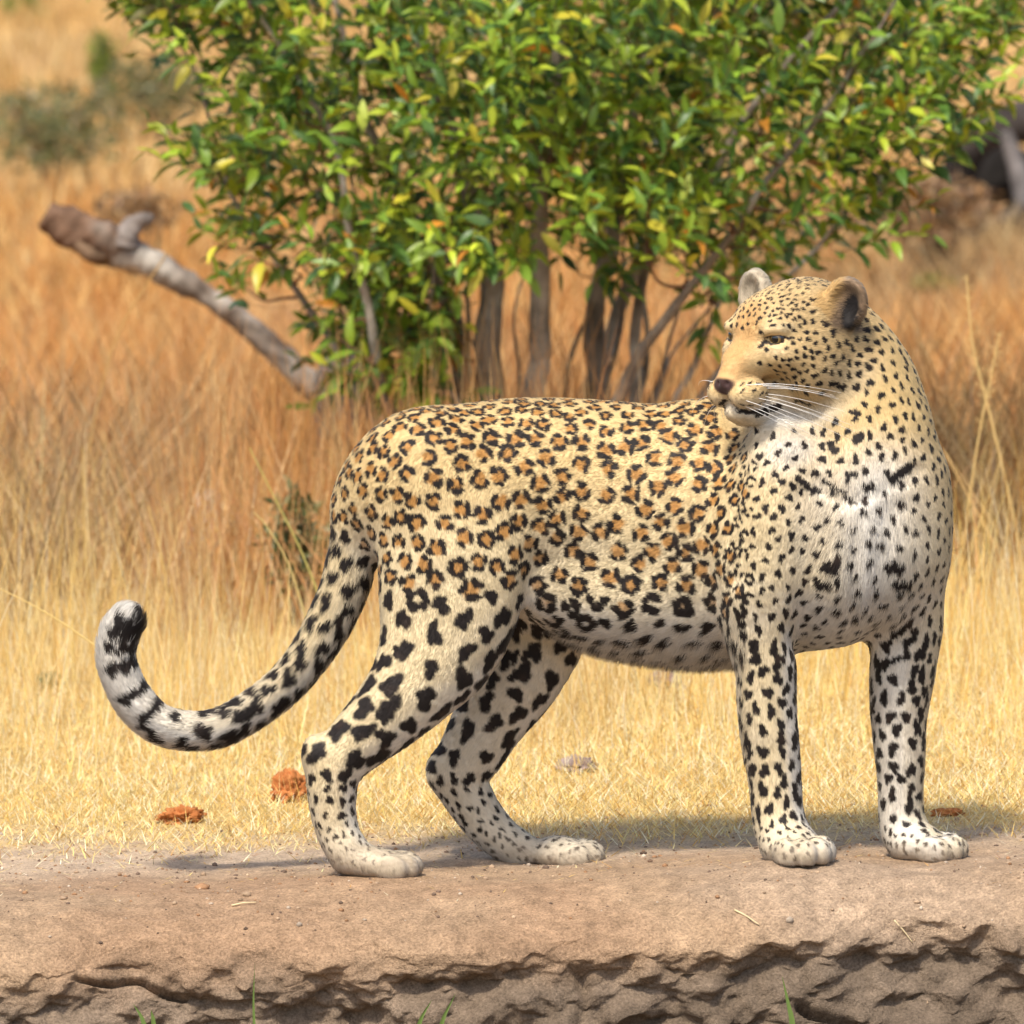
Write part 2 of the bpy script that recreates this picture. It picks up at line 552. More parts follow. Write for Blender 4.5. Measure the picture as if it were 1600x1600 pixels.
def coat_regions(Q, Nn, CF):
    """weights of body regions at points Q"""
    px, py, dp = pix(Q)
    rel = Q - HC
    f, l, u = rel @ hf, rel @ hl, rel @ hu
    head = smoothstep(.150, .110, np.sqrt((f / 1.25 - .03) ** 2 + l ** 2 + (u * 1.05 + .02) ** 2))
    dist = {k: CF[k][0] for k in names}
    legs = ('fr_upper', 'fl_upper', 'hr_leg', 'hl_leg')
    own = {}
    near = np.minimum(np.minimum(dist['torso'], dist['neck']), dist['withers'])
    for k in legs:
        oth = np.minimum(near, np.min([dist[j] for j in legs if j != k], axis=0))
        own[k] = smoothstep(-.012, .03, oth - dist[k])
    tail = smoothstep(-.004, .012, np.minimum(np.minimum(near, dist['hr_leg']), dist['hl_leg']) - dist['tail']) * (px < 640)
    return dict(px=px, py=py, f=f, l=l, u=u, head=head, own=own, tail=tail, CF=CF)

BUFF = np.array([.66, .445, .165]); PALE = np.array([.70, .565, .335]); WHITE = np.array([.70, .655, .575]); ORANGE = np.array([.46, .215, .048])
BLACK = np.array([.016, .011, .009]); TAN = np.array([.58, .36, .13])

def base_coat(Q, Nn, R):
    px, py = R['px'], R['py']
    nz = fbm(Q * 30, 3, 3)
    w = smoothstep(.15, -.75, Nn[:, 2] + .12 * nz) * smoothstep(760, 930, py) * (1 - R['head'])       # underside
    h = smoothstep(640, 980, py + 30 * nz)
    # chest bib, inner faces of the fore legs
    bib = np.exp(-((px - 1352) / 100) ** 2) * smoothstep(640, 760, py) * smoothstep(1.0, .2, np.abs((Nn @ chest_l))) * smoothstep(-.1, .45, Nn @ chest_f)
    w = np.maximum(w, bib * 1.0)
    fl = R['own']['fl_upper'] * smoothstep(.75, -.1, Nn[:, 0]) * .85
    w = np.maximum(w, fl * smoothstep(900, 1000, py))
    fr = R['own']['fr_upper'] * smoothstep(.2, .8, Nn[:, 0]) * .9
    w = np.maximum(w, fr * smoothstep(900, 1000, py))
    hl_ = R['own']['hl_leg'] * .55
    w = np.maximum(w, hl_ * smoothstep(940, 1050, py))
    w = np.maximum(w, R['own']['hr_leg'] * smoothstep(.0, .8, Nn[:, 0]) * smoothstep(1000, 1200, py) * .8)
    w = np.maximum(w, smoothstep(1230, 1340, py) * .40)
    w = np.maximum(w, smoothstep(880, 1010, py) * .35 * (px > 880) * (px < 1160))
    # tail: white beneath, greyer towards the tip
    ts = R['CF']['tail'][2]
    w = np.maximum(w, R['tail'] * np.clip(smoothstep(.25, -.5, Nn[:, 2]) * .8 + smoothstep(.35, .85, ts), 0, 1))
    # throat and cheeks
    thr = np.exp(-((px - 1235) / 60) ** 2 - ((py - 700) / 45) ** 2) * (1 - R['head'])
    w = np.maximum(w, thr * .8)
    w = np.clip(w, 0, 1)
    mid = smoothstep(900, 700, py) * (1 - .5 * R['own']['fr_upper'])
    col = PALE[None] * (1 - .66 * mid[:, None]) + BUFF[None] * (.66 * mid[:, None])
    col = col * (1 - w[:, None]) + WHITE[None] * w[:, None]
    # head
    f, l, u, hd_ = R['f'], R['l'], R['u'], R['head']
    hc = np.broadcast_to(np.array([.69, .49, .235]), col.shape).copy()
    br = smoothstep(.034, .014, np.abs(l)) * smoothstep(.085, .115, f) * smoothstep(-.085, -.05, u)
    hc = hc * (1 - br[:, None]) + np.array([.60, .36, .145]) * br[:, None]
    und = smoothstep(-.072, -.104, u + .015 * smoothstep(.10, .04, f))
    hc = hc * (1 - und[:, None]) + WHITE * und[:, None]
    ch_ = smoothstep(.085, .03, f) * smoothstep(-.01, -.07, u)
    hc = hc * (1 - .45 * ch_[:, None]) + .45 * ch_[:, None] * np.array([.72, .61, .42])
    for s in (-1, 1):          # pale patches above and below the eye
        g = np.exp(-((f - .105) / .016) ** 2 - ((l - .043 * s) / .02) ** 2 - ((u + .016) / .007) ** 2)
        g = np.maximum(g, np.exp(-((f - .098) / .02) ** 2 - ((l - .046 * s) / .018) ** 2 - ((u - .0195) / .006) ** 2))
        hc = hc * (1 - .5 * g[:, None]) + .5 * g[:, None] * np.array([.74, .64, .44])
    col = col * (1 - hd_[:, None]) + hc * hd_[:, None]
    # ears
    for (c, nrm, sid, upv), s in zip(ear_frames, (-1, 1)):
        q = Q - c
        d = np.sqrt((q @ sid / .036) ** 2 + (q @ upv / .043) ** 2)
        ine = smoothstep(1.4, 1.05, d) * (np.abs(q @ nrm) < .03)
        face = (Nn @ nrm) > .15
        a = (q @ sid) / .036; b = (q @ upv) / .043
        e = np.where(face[:, None], np.array([.36, .24, .14]) * (1 + .45 * nz[:, None] + .5 * fbm(Q * 190, 2, 8)[:, None]), np.array([.05, .04, .03]))
        rim = smoothstep(.84, .99, d) * smoothstep(-.1, .5, b) * .55
        e = e * (1 - rim[:, None]) + np.array([.80, .76, .66]) * rim[:, None]
        if s > 0:
            dk = np.exp(-((a - .26 + .1 * b) / .38) ** 2 - ((b + .18) / .70) ** 2) * face
            og = smoothstep(-.15, -.6, a)[:, None]; e = e * (1 - og) + np.array([.60, .38, .15]) * og
        else:
            e = e * .25 + np.array([.62, .54, .40]) * .75
            dk = .15 * np.exp(-((a) / .3) ** 2 - ((b + .3) / .5) ** 2) * face
        dk = np.clip(dk * 2.0 + .35 * nz * dk, 0, 1)
        e = e * (1 - dk[:, None]) + np.array([.02, .016, .014]) * dk[:, None]
        on = ine * smoothstep(-1.15, -.7, b)
        col = col * (1 - on[:, None]) + e * on[:, None]
    return col, w

# candidate points for spots: the skin's own vertices
CFv = chain_fields(BV)
RV = coat_regions(BV, BN, CFv)
def spot_plan(R, Nn):
    """spacing (m), spot radius (m), kind (1 = rosette, 0 = solid) per point"""
    px, py = R['px'], R['py']
    n = len(px)
    sp = np.full(n, 38.0); rd = np.full(n, 7.4); ros = np.ones(n)
    # withers and shoulder: finer
    sh = smoothstep(1090, 1180, px)
    sp = sp * (1 - sh) + 23 * sh; rd = rd * (1 - sh) + 6.0 * sh
    ros = np.where(px > 1175, 0, ros)
    t = smoothstep(690, 640, py) * (px < 1100)
    sp = sp * (1 - .25 * t); rd = rd * (1 - .15 * t)
    rump = smoothstep(680, 600, px)
    sp = sp * (1 - .18 * rump)
    chest = smoothstep(1210, 1290, px) * smoothstep(680, 740, py)
    sp = sp * (1 - chest) + 27 * chest; rd = rd * (1 - chest) + 6.2 * chest
    bel = (px > 900) * (px < 1160) * smoothstep(950, 985, py)
    sp = sp * (1 - bel) + 38 * bel; rd = rd * (1 - bel) + 10.5 * bel; ros = np.where(bel > .5, 0, ros)
    neck = (px > 1240) & (py < 690)
    sp = np.where(neck, 22, sp); rd = np.where(neck, 5.6, rd); ros = np.where(neck, 0, ros)
    o = R['own']
    for k in ('hr_leg', 'hl_leg'):
        a = o[k] * smoothstep(890, 980, py)
        sp = sp * (1 - a) + 46 * a; rd = rd * (1 - a) + 16.0 * a; ros = np.where(a > .5, 0, ros)
        b = o[k] * smoothstep(1185, 1240, py)
        sp = sp * (1 - b) + 21 * b; rd = rd * (1 - b) + 6.4 * b
    a = o['hl_leg'] * smoothstep(920, 1000, py)
    sp = sp * (1 - a * .12); rd = rd * (1 - .15 * a)
    for k in ('fr_upper', 'fl_upper'):
        a = o[k] * smoothstep(930, 1010, py)
        sp = sp * (1 - a) + 27 * a; rd = rd * (1 - a) + 9.4 * a; ros = np.where(a > .3, 0, ros)
    pw = smoothstep(1265, 1310, py)
    sp = sp * (1 - pw) + 15 * pw; rd = rd * (1 - pw) + 3.9 * pw
    tl = R['tail']
    sp = sp * (1 - tl) + 31 * tl; rd = rd * (1 - tl) + 12.0 * tl; ros = np.where(tl > .4, 0, ros)
    h = R['head']
    fc = smoothstep(.02, .085, R['f'])
    sp = sp * (1 - h) + (19 - 6 * fc) * h; rd = rd * (1 - h) + (5.8 - 1.9 * fc) * h; ros = np.where(h > .3, 0, ros)
    top = h * smoothstep(.02, .045, R['u'])
    sp = sp * (1 - .25 * top); rd = rd * (1 - .25 * top)
    bare = (h > .4) & (R['f'] > .088) & (R['u'] < .012) & ((np.abs(R['l']) < .034) | (R['u'] < -.06))
    bare |= (h > .4) & (R['u'] < -.082)
    for c_, *_r in ear_frames:
        bare |= np.linalg.norm(R['_Q'] - c_, axis=1) < .049
    bare |= (R['CF']['tail'][2] > .70) & (tl > .4)
    bare |= (py > 1346)
    for e in EYES:
        bare |= np.linalg.norm(R['_Q'] - e, axis=1) < .021
    return sp / PXM, rd / PXM, ros, bare
RV['_Q'] = BV
_keep = RV['py'].copy(); RV['py'] = RV['py'] + 34 * fbm(BV * 26, 2, 71)     # regions grade into each other
SPC, SRD, SROS, SBARE = spot_plan(RV, BN)
from mathutils.kdtree import KDTree
RV['py'] = _keep
SRD = np.where(SROS > .5, np.minimum(SRD, 7.6 / PXM), SRD)
cand = rng.permutation(len(BV))
cand = cand[~SBARE[cand]][:34000]
occ = {}
spots = []
for i in cand:                                   # dart throwing ...
    p = BV[i]; s = SPC[i] * .73
    n = max(1, int(math.ceil(s / .024)))
    kx, ky, kz = (int(v // .024) for v in p)
    ok = True
    for a in range(kx - n, kx + n + 1):
        for b in range(ky - n, ky + n + 1):
            for c in range(kz - n, kz + n + 1):
                for j in occ.get((a, b, c), ()):
                    q = BV[j]
                    if ok and (q[0] - p[0]) ** 2 + (q[1] - p[1]) ** 2 + (q[2] - p[2]) ** 2 < (.5 * (s + SPC[j] * .73)) ** 2:
                        ok = False
    if ok:
        occ.setdefault((kx, ky, kz), []).append(i)
        spots.append(i)
smp = rng.permutation(len(BV))[:45000]           # ... then evened out
vt = KDTree(len(BV))
for i, p in enumerate(BV): vt.insert(p, i)
vt.balance()
for it in range(6):
    kt = KDTree(len(spots))
    for k, i in enumerate(spots): kt.insert(BV[i], k)
    kt.balance()
    own_ = np.array([kt.find(BV[i])[1] for i in smp])
    wgt = SPC[smp] ** -4.0
    den = np.bincount(own_, wgt, len(spots)) + 1e-9
    cen = np.stack([np.bincount(own_, wgt * BV[smp, k], len(spots)) for k in range(3)], -1) / den[:, None]
    spots = [vt.find(.7 * c + .3 * BV[i])[1] if d > 1e-6 else i for c, i, d in zip(cen, spots, den)]
spots = [i for i in dict.fromkeys(spots) if not SBARE[i]]
print('spots', len(spots))

# flow direction (hair, and the long axis of spots)
def flow(Q, Nn, CF):
    acc = np.zeros_like(Q)
    for k in names:
        d, t, _ = CF[k]
        acc += flow_sign.get(k, 1) * t * np.exp(-np.clip(d, -.02, .3) / .010)[:, None]
    rel = Q - HC
    hw = smoothstep(.15, .10, np.linalg.norm(rel - .03 * hf, axis=1))[:, None]
    hdv = unit(-hf - .10 * hu) + 2.0 * (rel - (rel @ hf)[:, None] * hf)
    acc = acc / (np.linalg.norm(acc, axis=1, keepdims=True) + 1e-9)
    tor = np.exp(-np.clip(CF['torso'][0], -.02, .3) / .02)[:, None]
    acc = acc * (1 - hw) + hdv * hw + np.array([0, 0, -.38]) * (1 - hw) * np.clip(tor, 0, 1)
    acc = acc - (acc * Nn).sum(1, keepdims=True) * Nn
    return acc / (np.linalg.norm(acc, axis=1, keepdims=True) + 1e-9)
BT = flow(BV, BN, CFv)

# list of marks: centre, normal, axis, radius a, b, colour index (0 black, 1 orange), phases
marks = []
def mark(c, n, t, a, b, kind, amp=.16):
    marks.append((c, n, t, a, b, kind, amp, rng.uniform(0, 6.28), rng.uniform(0, 6.28), rng.uniform(0, 6.28)))
for i in spots:
    c, n, t = BV[i], BN[i], BT[i]
    s = np.cross(n, t)
    rad = SRD[i] * rng.uniform(.82, 1.16)
    px, py = RV['px'][i], RV['py'][i]
    if SROS[i] > .5:
        R_ = SPC[i] * rng.uniform(.262, .318); rad = min(rad, .188 * SPC[i])
        fill = R_ * .95
        k = int(rng.integers(3, 6))
        a0 = rng.uniform(0, 6.28)
        low = smoothstep(880, 960, py)
        if low < .8 and px < 1150 or rng.random() < .4:
            mark(c, n, t, fill * rng.uniform(.95, 1.1), fill * rng.uniform(.85, 1.0), 1, .1)
        gap = rng.random() < .75
        for j in range(k):
            if gap and j == 0 and k > 3: continue
            an = a0 + 6.283 * j / k + rng.uniform(-.22, .22)
            q = c + R_ * (math.cos(an) * t + math.sin(an) * s)
            # each blob runs along the ring
            tt = -math.sin(an) * t + math.cos(an) * s
            L = rad * rng.uniform(.95, 1.5) * (4.0 / k) ** .5
            mark(q, n, tt, L * (1 + .35 * low), rad * rng.uniform(.62, .85) * (1 + .45 * low), 0)
    else:
        el = rng.uniform(1.0, 1.45)
        if RV['head'][i] > .4: el = rng.uniform(.95, 1.3)
        if RV['own']['fr_upper'][i] + RV['own']['fl_upper'][i] > .5 and py > 950: el = rng.uniform(1.15, 1.8)
        big = rng.random() < .22 and rad > .009
        mark(c, n, t, rad * el ** .5, rad / el ** .5, 0, .2)
        if big:        # doubled spots on the thighs
            an = rng.uniform(0, 6.28)
            mark(c + rad * 1.0 * (math.cos(an) * t + math.sin(an) * s), n, t, rad * .72, rad * .62, 0, .2)
        if 940 < py < 1100 and RV['own']['hr_leg'][i] > .5 and rng.random() < .5:
            mark(c, n, t, rad * .45, rad * .35, 1, .1)
# nearest skin vertex to a pixel on the side facing the viewer
front = np.where(BN[:, 1] < .1)[0]
def skin_at(px, py):
    d = (RV['px'][front] - px) ** 2 + (RV['py'][front] - py) ** 2
    c = front[np.argsort(d)[:12]]
    return c[np.argmin(BV[c, 1])]
def stroke(pts, r, kind=0):
    """a dark bar drawn through pixels on the visible skin"""
    c = catmull(np.asarray(pts, float), 4)
    for q in c:
        i = skin_at(q[0], q[1])
        mark(BV[i], BN[i], BT[i], r / PXM, r / PXM, kind, .15)
# bars on the throat and chest
stroke([(1249, 745), (1262, 757), (1282, 764)], 5.5)
stroke([(1280, 742), (1300, 758), (1322, 772), (1335, 782)], 3.4)
stroke([(1397, 748), (1412, 741), (1425, 731)], 7)
stroke([(1362, 762), (1370, 759)], 4.5)
stroke([(1322, 736), (1336, 738)], 5)
stroke([(1340, 684), (1345, 678)], 7)
stroke([(1332, 640), (1345, 645)], 5)
stroke([(1295, 690), (1300, 700)], 6)
stroke([(1290, 888), (1306, 890)], 9); stroke([(1395, 888), (1412, 890)], 9); stroke([(1408, 918), (1424, 916)], 7.5)
stroke([(1275, 916), (1290, 918)], 6.5)
stroke([(1380, 1012), (1410, 990), (1425, 972)], 6); stroke([(1370, 1048), (1400, 1034)], 5)
stroke([(1262, 634), (1246, 628)], 3.5); stroke([(1302, 600), (1318, 606)], 4)
# tail bands near the tip
tch = chains['tail'][0]
for s0, wid in ((.985, .012), (.925, .0105), (.880, .010), (.832, .012), (.775, .0095), (.725, .010)):
    i0 = s0 * (len(tch['p']) - 1); i = min(int(i0), len(tch['p']) - 2); fr = i0 - i
    c = tch['p'][i] * (1 - fr) + tch['p'][i + 1] * fr; t = unit(tch['p'][i + 1] - tch['p'][i])
    r = tch['r'][i]
    nn = np.cross(t, [0, 1, 0])
    for an in np.linspace(0, 6.283, 11)[:-1]:
        dirv = math.cos(an) * nn + math.sin(an) * np.array([0, 1, 0])
        # the outer edge of the curl stays white
        if dirv @ nn > .45: continue
        mark(c + dirv * r, dirv, t, wid * rng.uniform(.8, 1.05), r * .42, 0, .2)
mark(tch['p'][-1] + unit(tch['p'][-1] - tch['p'][-2]) * tch['r'][-1] + np.array([.008, 0, 0]), unit(tch['p'][-1] - tch['p'][-2]), np.array([1.0, 0, 0]), .012, .016, 0, .2)
# face: eye liner, tear line, whisker rows, lip, chin spot
for s in (-1, 1):
    for path, r_ in (([(.116, .029, -.005), (.1135, .036, .0035), (.109, .044, .0068), (.1025, .052, .0058), (.096, .058, .0035), (.088, .063, .004)], .0024),
                     ([(.116, .029, -.006), (.1125, .038, -.0055), (.1075, .047, -.0045), (.1015, .054, -.001)], .0021),
                     ([(.116, .029, -.006), (.1185, .0272, -.009), (.121, .0258, -.012)], .0022)):
        for q in catmull(np.array(path) * np.array([1, s, 1]), 6):
            q = HP(*q)
            i = int(np.argmin(((BV - q) ** 2).sum(1)))
            mark(BV[i], BN[i], BT[i], r_ * 1.15, r_, 0, .05)
for row, (u0, du) in enumerate(((-.0655, -.002), (-.0735, -.003), (-.081, -.004))):
    for j in range(6):
        for s in (-1, 1):
            q = HP(.160 - .0105 * j, (.0255 + .0048 * j - .0006 * j * j) * s, u0 + du * j / 5)
            i = int(np.argmin(((BV - q) ** 2).sum(1)))
            mark(BV[i], BN[i], BT[i], .0056, .0018, 0, .1)
for mm in (mouth, mouth2):
    for q in catmull(mm['p'], 5):
        i = int(np.argmin(((BV - q) ** 2).sum(1)))
        mark(BV[i], BN[i], BT[i], .0052, .0034, 0, .1)
    # black lip corner
    for q in catmull(mm['p'][1:], 4)[4:]:
        q = q - .007 * hu
        i = int(np.argmin(((BV - q) ** 2).sum(1)))
        mark(BV[i], BN[i], BT[i], .0062, .0042, 0, .25)
print('marks', len(marks))

def paint(Q, Nn, CF, jitter=0.0, shift=0):
    R = coat_regions(Q, Nn, CF)
    col, w = base_coat(Q, Nn, R)
    J = Q + shift + (rng.normal(0, jitter, Q.shape) if jitter else 0)
    # bins for fast lookup
    g = .03
    key = np.floor(J / g).astype(np.int64)
    kk = (key[:, 0] + 500) * 4000000 + (key[:, 1] + 500) * 2000 + (key[:, 2] + 500)
    order = np.argsort(kk, kind='stable'); ks = kk[order]
    blk = np.zeros(len(Q)); org = np.zeros(len(Q))
    for c, n, t, a, b, kind, amp, p1, p2, p3 in marks:
        m = max(a, b) * 1.5
        lo = np.floor((c - m) / g).astype(int); hi = np.floor((c + m) / g).astype(int)
        ids = []
        for i in range(lo[0], hi[0] + 1):
            for j in range(lo[1], hi[1] + 1):
                base = (i + 500) * 4000000 + (j + 500) * 2000
                s0 = np.searchsorted(ks, base + lo[2] + 500); s1 = np.searchsorted(ks, base + hi[2] + 500, 'right')
                if s1 > s0: ids.append(order[s0:s1])
        if not ids: continue
        ids = np.concatenate(ids)
        d = J[ids] - c
        x = d @ t / a; y = d @ np.cross(n, t) / b; z = d @ n
        ok = (np.abs(z) < m * 1.6) & (Nn[ids] @ n > .15)
        th = np.arctan2(y, x)
        rr = np.hypot(x, y) / (1 + amp * np.cos(2 * th + p1) + amp * .8 * np.cos(3 * th + p2) + amp * .5 * np.cos(5 * th + p3))
        edge = .13 if kind == 0 else .3
        v = smoothstep(1 + edge, 1 - edge, rr) * ok
        if kind == 0: blk[ids] = np.maximum(blk[ids], v)
        else: org[ids] = np.maximum(org[ids], v)
    org = org * (1 - w * .8) * .92
    col = col * (1 - org[:, None]) + ORANGE * org[:, None]
    bk = BLACK[None] + (1 - blk[:, None]) * 0 + np.array([.030, .017, .010]) * smoothstep(0, 1, fbm(Q * 60, 2, 9))[:, None]
    col = col * (1 - blk[:, None]) + bk * blk[:, None]
    # nose leather and pads
    rel = Q - HP(.168, 0, -.0625); f, l, u = rel @ hf, rel @ hl, rel @ hu
    ns = smoothstep(1.15, .85, np.sqrt((f / .018) ** 2 + (l / (.0205 + .35 * np.clip(u, -.02, .01))) ** 2 + ((u + .001) / .0135) ** 2)) * smoothstep(.45, .65, Nn @ hf + .3 * (u < 0))
    col = col * (1 - ns[:, None]) + np.array([.050, .024, .021]) * ns[:, None]
    pad = smoothstep(-.6, -.85, Nn[:, 2]) * smoothstep(1335, 1350, R['py'])
    col = col * (1 - pad[:, None]) + np.array([.10, .06, .05]) * pad[:, None]
    # dust on the feet
    dust = np.clip(smoothstep(1290, 1362, R['py']) * (.80 + .5 * fbm(Q * 55, 3, 12)), 0, .92)
    col = col * (1 - dust[:, None]) + np.array([.36, .285, .205]) * dust[:, None]
    return col, R

Bcol, _ = paint(BV, BN, CFv)
body_me = new_mesh('body', BV, BF, Bcol)
LEO = empty('leopard', tuple(P(1000, 1355, 0)), 'spotted leopard standing on the bare bank, looking back over its shoulder, tail curled up', 'leopard')

def fur_mat(name, hair):
    m, nt, b = mat_new(name, .62, .25)
    a = N(nt, 'ShaderNodeAttribute', attribute_name='col')
    if hair:
        an = N(nt, 'ShaderNodeAttribute', attribute_name='skin_normal')
        geo = N(nt, 'ShaderNodeNewGeometry')
        mx = N(nt, 'ShaderNodeMix', data_type='VECTOR')
        mx.inputs[0].default_value = .14
        nt.links.new(an.outputs['Vector'], mx.inputs[4]); nt.links.new(geo.outputs['Normal'], mx.inputs[5])
        nn = N(nt, 'ShaderNodeVectorMath', operation='NORMALIZE')
        nt.links.new(mx.outputs[1], nn.inputs[0])
        nt.links.new(nn.outputs[0], b.inputs['Normal'])
    nt.links.new(a.outputs['Color'], b.inputs['Base Color'])
    b.inputs['Sheen Weight'].default_value = .08
    return m
body = child_at('body', body_me, fur_mat('short_coat', False), LEO)

# --- fur: fine hairs over the whole skin
NH = 420000
tri = np.vstack([BF[:, [0, 1, 2]], BF[:, [0, 2, 3]]])
e1, e2 = BV[tri[:, 1]] - BV[tri[:, 0]], BV[tri[:, 2]] - BV[tri[:, 0]]
area = .5 * np.linalg.norm(np.cross(e1, e2), axis=1)
tc = BV[tri].mean(1)
dens = area * (1 + 1.3 * smoothstep(.2, .14, np.linalg.norm(tc - HC, axis=1)))
cum = np.cumsum(dens); pick = np.searchsorted(cum, rng.random(NH) * cum[-1])
pick = np.minimum(pick, len(tri) - 1)
u1, u2 = rng.random(NH), rng.random(NH); fl_ = u1 + u2 > 1
u1[fl_], u2[fl_] = 1 - u1[fl_], 1 - u2[fl_]
u0 = 1 - u1 - u2
bary = lambda A: u0[:, None] * A[tri[pick, 0]] + u1[:, None] * A[tri[pick, 1]] + u2[:, None] * A[tri[pick, 2]]
HQ = bary(BV); HN = bary(BN); HN /= np.linalg.norm(HN, axis=1, keepdims=True)
HT = bary(BT); HT -= (HT * HN).sum(1, keepdims=True) * HN; HT /= np.linalg.norm(HT, axis=1, keepdims=True) + 1e-9
HCF = {k: (bary(CFv[k][0][:, None])[:, 0], bary(CFv[k][1]), bary(CFv[k][2][:, None])[:, 0]) for k in names}
Hcol, HR = paint(HQ, HN, HCF, .0006, HT * .0027)
px, py = HR['px'], HR['py']
ln = np.full(NH, .0056)
ln += .009 * smoothstep(950, 1010, py) * (px > 860) * (px < 1165) * smoothstep(.2, -.4, HN[:, 2]) * (1 - HR['own']['hl_leg'])
ln += .006 * smoothstep(1240, 1320, px) * smoothstep(1460, 1400, px) * smoothstep(700, 760, py) * smoothstep(1010, 960, py)
ln += .007 * HR['tail'] + .006 * HR['tail'] * smoothstep(.75, .95, HCF['tail'][2])
hh = HR['head']
ln = ln * (1 - hh) + hh * (.0070 - .0035 * smoothstep(.03, .12, HR['f']))
ln = ln * (1 - .25 * smoothstep(1255, 1300, py))
nose_d = np.linalg.norm(HQ - HP(.170, 0, -.060), axis=1)
eye_d = np.minimum(np.linalg.norm(HQ - EYES[0], axis=1), np.linalg.norm(HQ - EYES[1], axis=1))
ln *= smoothstep(.012, .021, nose_d) * (.15 + .85 * smoothstep(.014, .022, eye_d))
for c, nrm, sid, upv in ear_frames:
    ln *= 1 + .25 * (np.linalg.norm(HQ - c, axis=1) < .05)
ln *= rng.uniform(.65, 1.15, NH)
keep = ln > .0012
hlk = HR['own']['hl_leg'][keep]
HQ, HN, HT, Hcol, ln, py, px = HQ[keep], HN[keep], HT[keep], Hcol[keep], ln[keep], py[keep], px[keep]
n = len(HQ)
bell = smoothstep(960, 1010, py) * (px > 860) * (px < 1170) * smoothstep(.1, -.5, HN[:, 2]) * (1 - hlk)
swirl = np.stack([fbm(HQ * 45, 2, 31 + i * 7) for i in range(3)], -1) * .13 + rng.normal(0, .12, (n, 3))
dirv = HT + swirl; dirv -= (dirv * HN).sum(1, keepdims=True) * HN; dirv /= np.linalg.norm(dirv, axis=1, keepdims=True)
lift = rng.uniform(.22, .42, n)[:, None]
p0 = HQ - HN * .0008
p1 = HQ + ln[:, None] * (.36 * dirv + .55 * lift * HN)
p2 = HQ + ln[:, None] * (.72 * dirv + .80 * lift * HN)
p3 = HQ + ln[:, None] * (1.0 * dirv + .78 * lift * HN) + np.array([0, 0, -1.0]) * (ln * (.10 + .45 * bell))[:, None]
pts = np.stack([p0, p1, p2, p3], 1).astype(np.float32) - np.array(LEO.location, np.float32)
hc = bpy.data.hair_curves.new('fur')
hc.add_curves([4] * n)
hc.attributes['position'].data.foreach_set('vector', pts.ravel()) if 'position' in hc.attributes else hc.position_data.foreach_set('vector', pts.ravel())
rad = np.array([.00022, .00022, .00017, .00004], np.float32)
ra = hc.attributes.get('radius') or hc.attributes.new('radius', 'FLOAT', 'POINT')
ra.data.foreach_set('value', np.tile(rad, n))
ca = hc.attributes.new('col', 'FLOAT_COLOR', 'CURVE')
c4 = np.ones((n, 4), np.float32)
c4[:, :3] = Hcol * (1 + rng.normal(0, .13, (n, 1)) + .16 * fbm(HQ * 70, 3, 44)[:, None])
ca.data.foreach_set('color', np.clip(c4, .004, 1).ravel())
na = hc.attributes.new('skin_normal', 'FLOAT_VECTOR', 'CURVE')
na.data.foreach_set('vector', HN.astype(np.float32).ravel())
fur = add_obj('fur', hc, fur_mat('fur_strands', True), LEO, kind='stuff')

# --- eyes
def eye_mesh():
    bm = bmesh.new()
    bmesh.ops.create_uvsphere(bm, u_segments=28, v_segments=18, radius=1)
    me = bpy.data.meshes.new('eye'); bm.to_mesh(me); bm.free()
    me.polygons.foreach_set('use_smooth', np.ones(len(me.polygons), bool))
    return me
em, ent, eb = mat_new('amber_eye', .06, .6)
tcn = N(ent, 'ShaderNodeTexCoord'); sx = N(ent, 'ShaderNodeSeparateXYZ')
ent.links.new(tcn.outputs['Object'], sx.inputs[0])
ramp = N(ent, 'ShaderNodeValToRGB')
ramp.color_ramp.interpolation = 'LINEAR'
els = ramp.color_ramp.elements
els[0].position = .0; els[0].color = (.03, .02, .015, 1)
els[1].position = .70; els[1].color = (.03, .02, .015, 1)
for pos, cl in ((.80, (.20, .11, .03, 1)), (.88, (.30, .20, .06, 1)), (.905, (.004, .004, .004, 1)), (.999, (.002, .002, .002, 1))):
    e_ = els.new(pos); e_.color = cl
ent.links.new(sx.outputs['Z'], ramp.inputs[0]); ent.links.new(ramp.outputs[0], eb.inputs['Base Color'])
eb.inputs['Coat Weight'].default_value = .6
for c, s in zip(EYES, (-1, 1)):
    o = add_obj('eye', eye_mesh(), em, LEO)
    zed = unit(hf + .35 * s * hl - .05 * hu)
    o.scale = (.0130,) * 3
    o.location = Vector(c - .0050 * hf - .0005 * hu) - LEO.location
    o.rotation_euler = Vector(zed).to_track_quat('Z', 'Y').to_euler()
# --- whiskers
wm, wnt, wb = mat_new('white_whisker', .4, .4)
wb.inputs['Base Color'].default_value = (.85, .83, .78, 1)
for s in (-1, 1):
    for row in range(3):
        for j in range(4):
            f0 = .156 - .011 * j
            q = HP(f0, (.027 + .0035 * j) * s, -.069 - .008 * row)
            i = int(np.argmin(((BV - q) ** 2).sum(1)))
            q = BV[i]
            L = rng.uniform(.075, .125)
            d = unit(s * hl * .95 - hf * (.35 + .18 * j) + hu * (.05 - .22 * row + rng.uniform(-.1, .1)))
            t = np.linspace(0, 1, 7)[:, None]
            pts_ = q + L * t * d + (t ** 2) * L * (-.22 * hu - .30 * hf) 
            V_, F_ = tube(pts_, np.linspace(.00045, .00012, 7), 5, cap=False)
            child_at('whisker', new_mesh('whisker', V_, F_), wm, LEO)
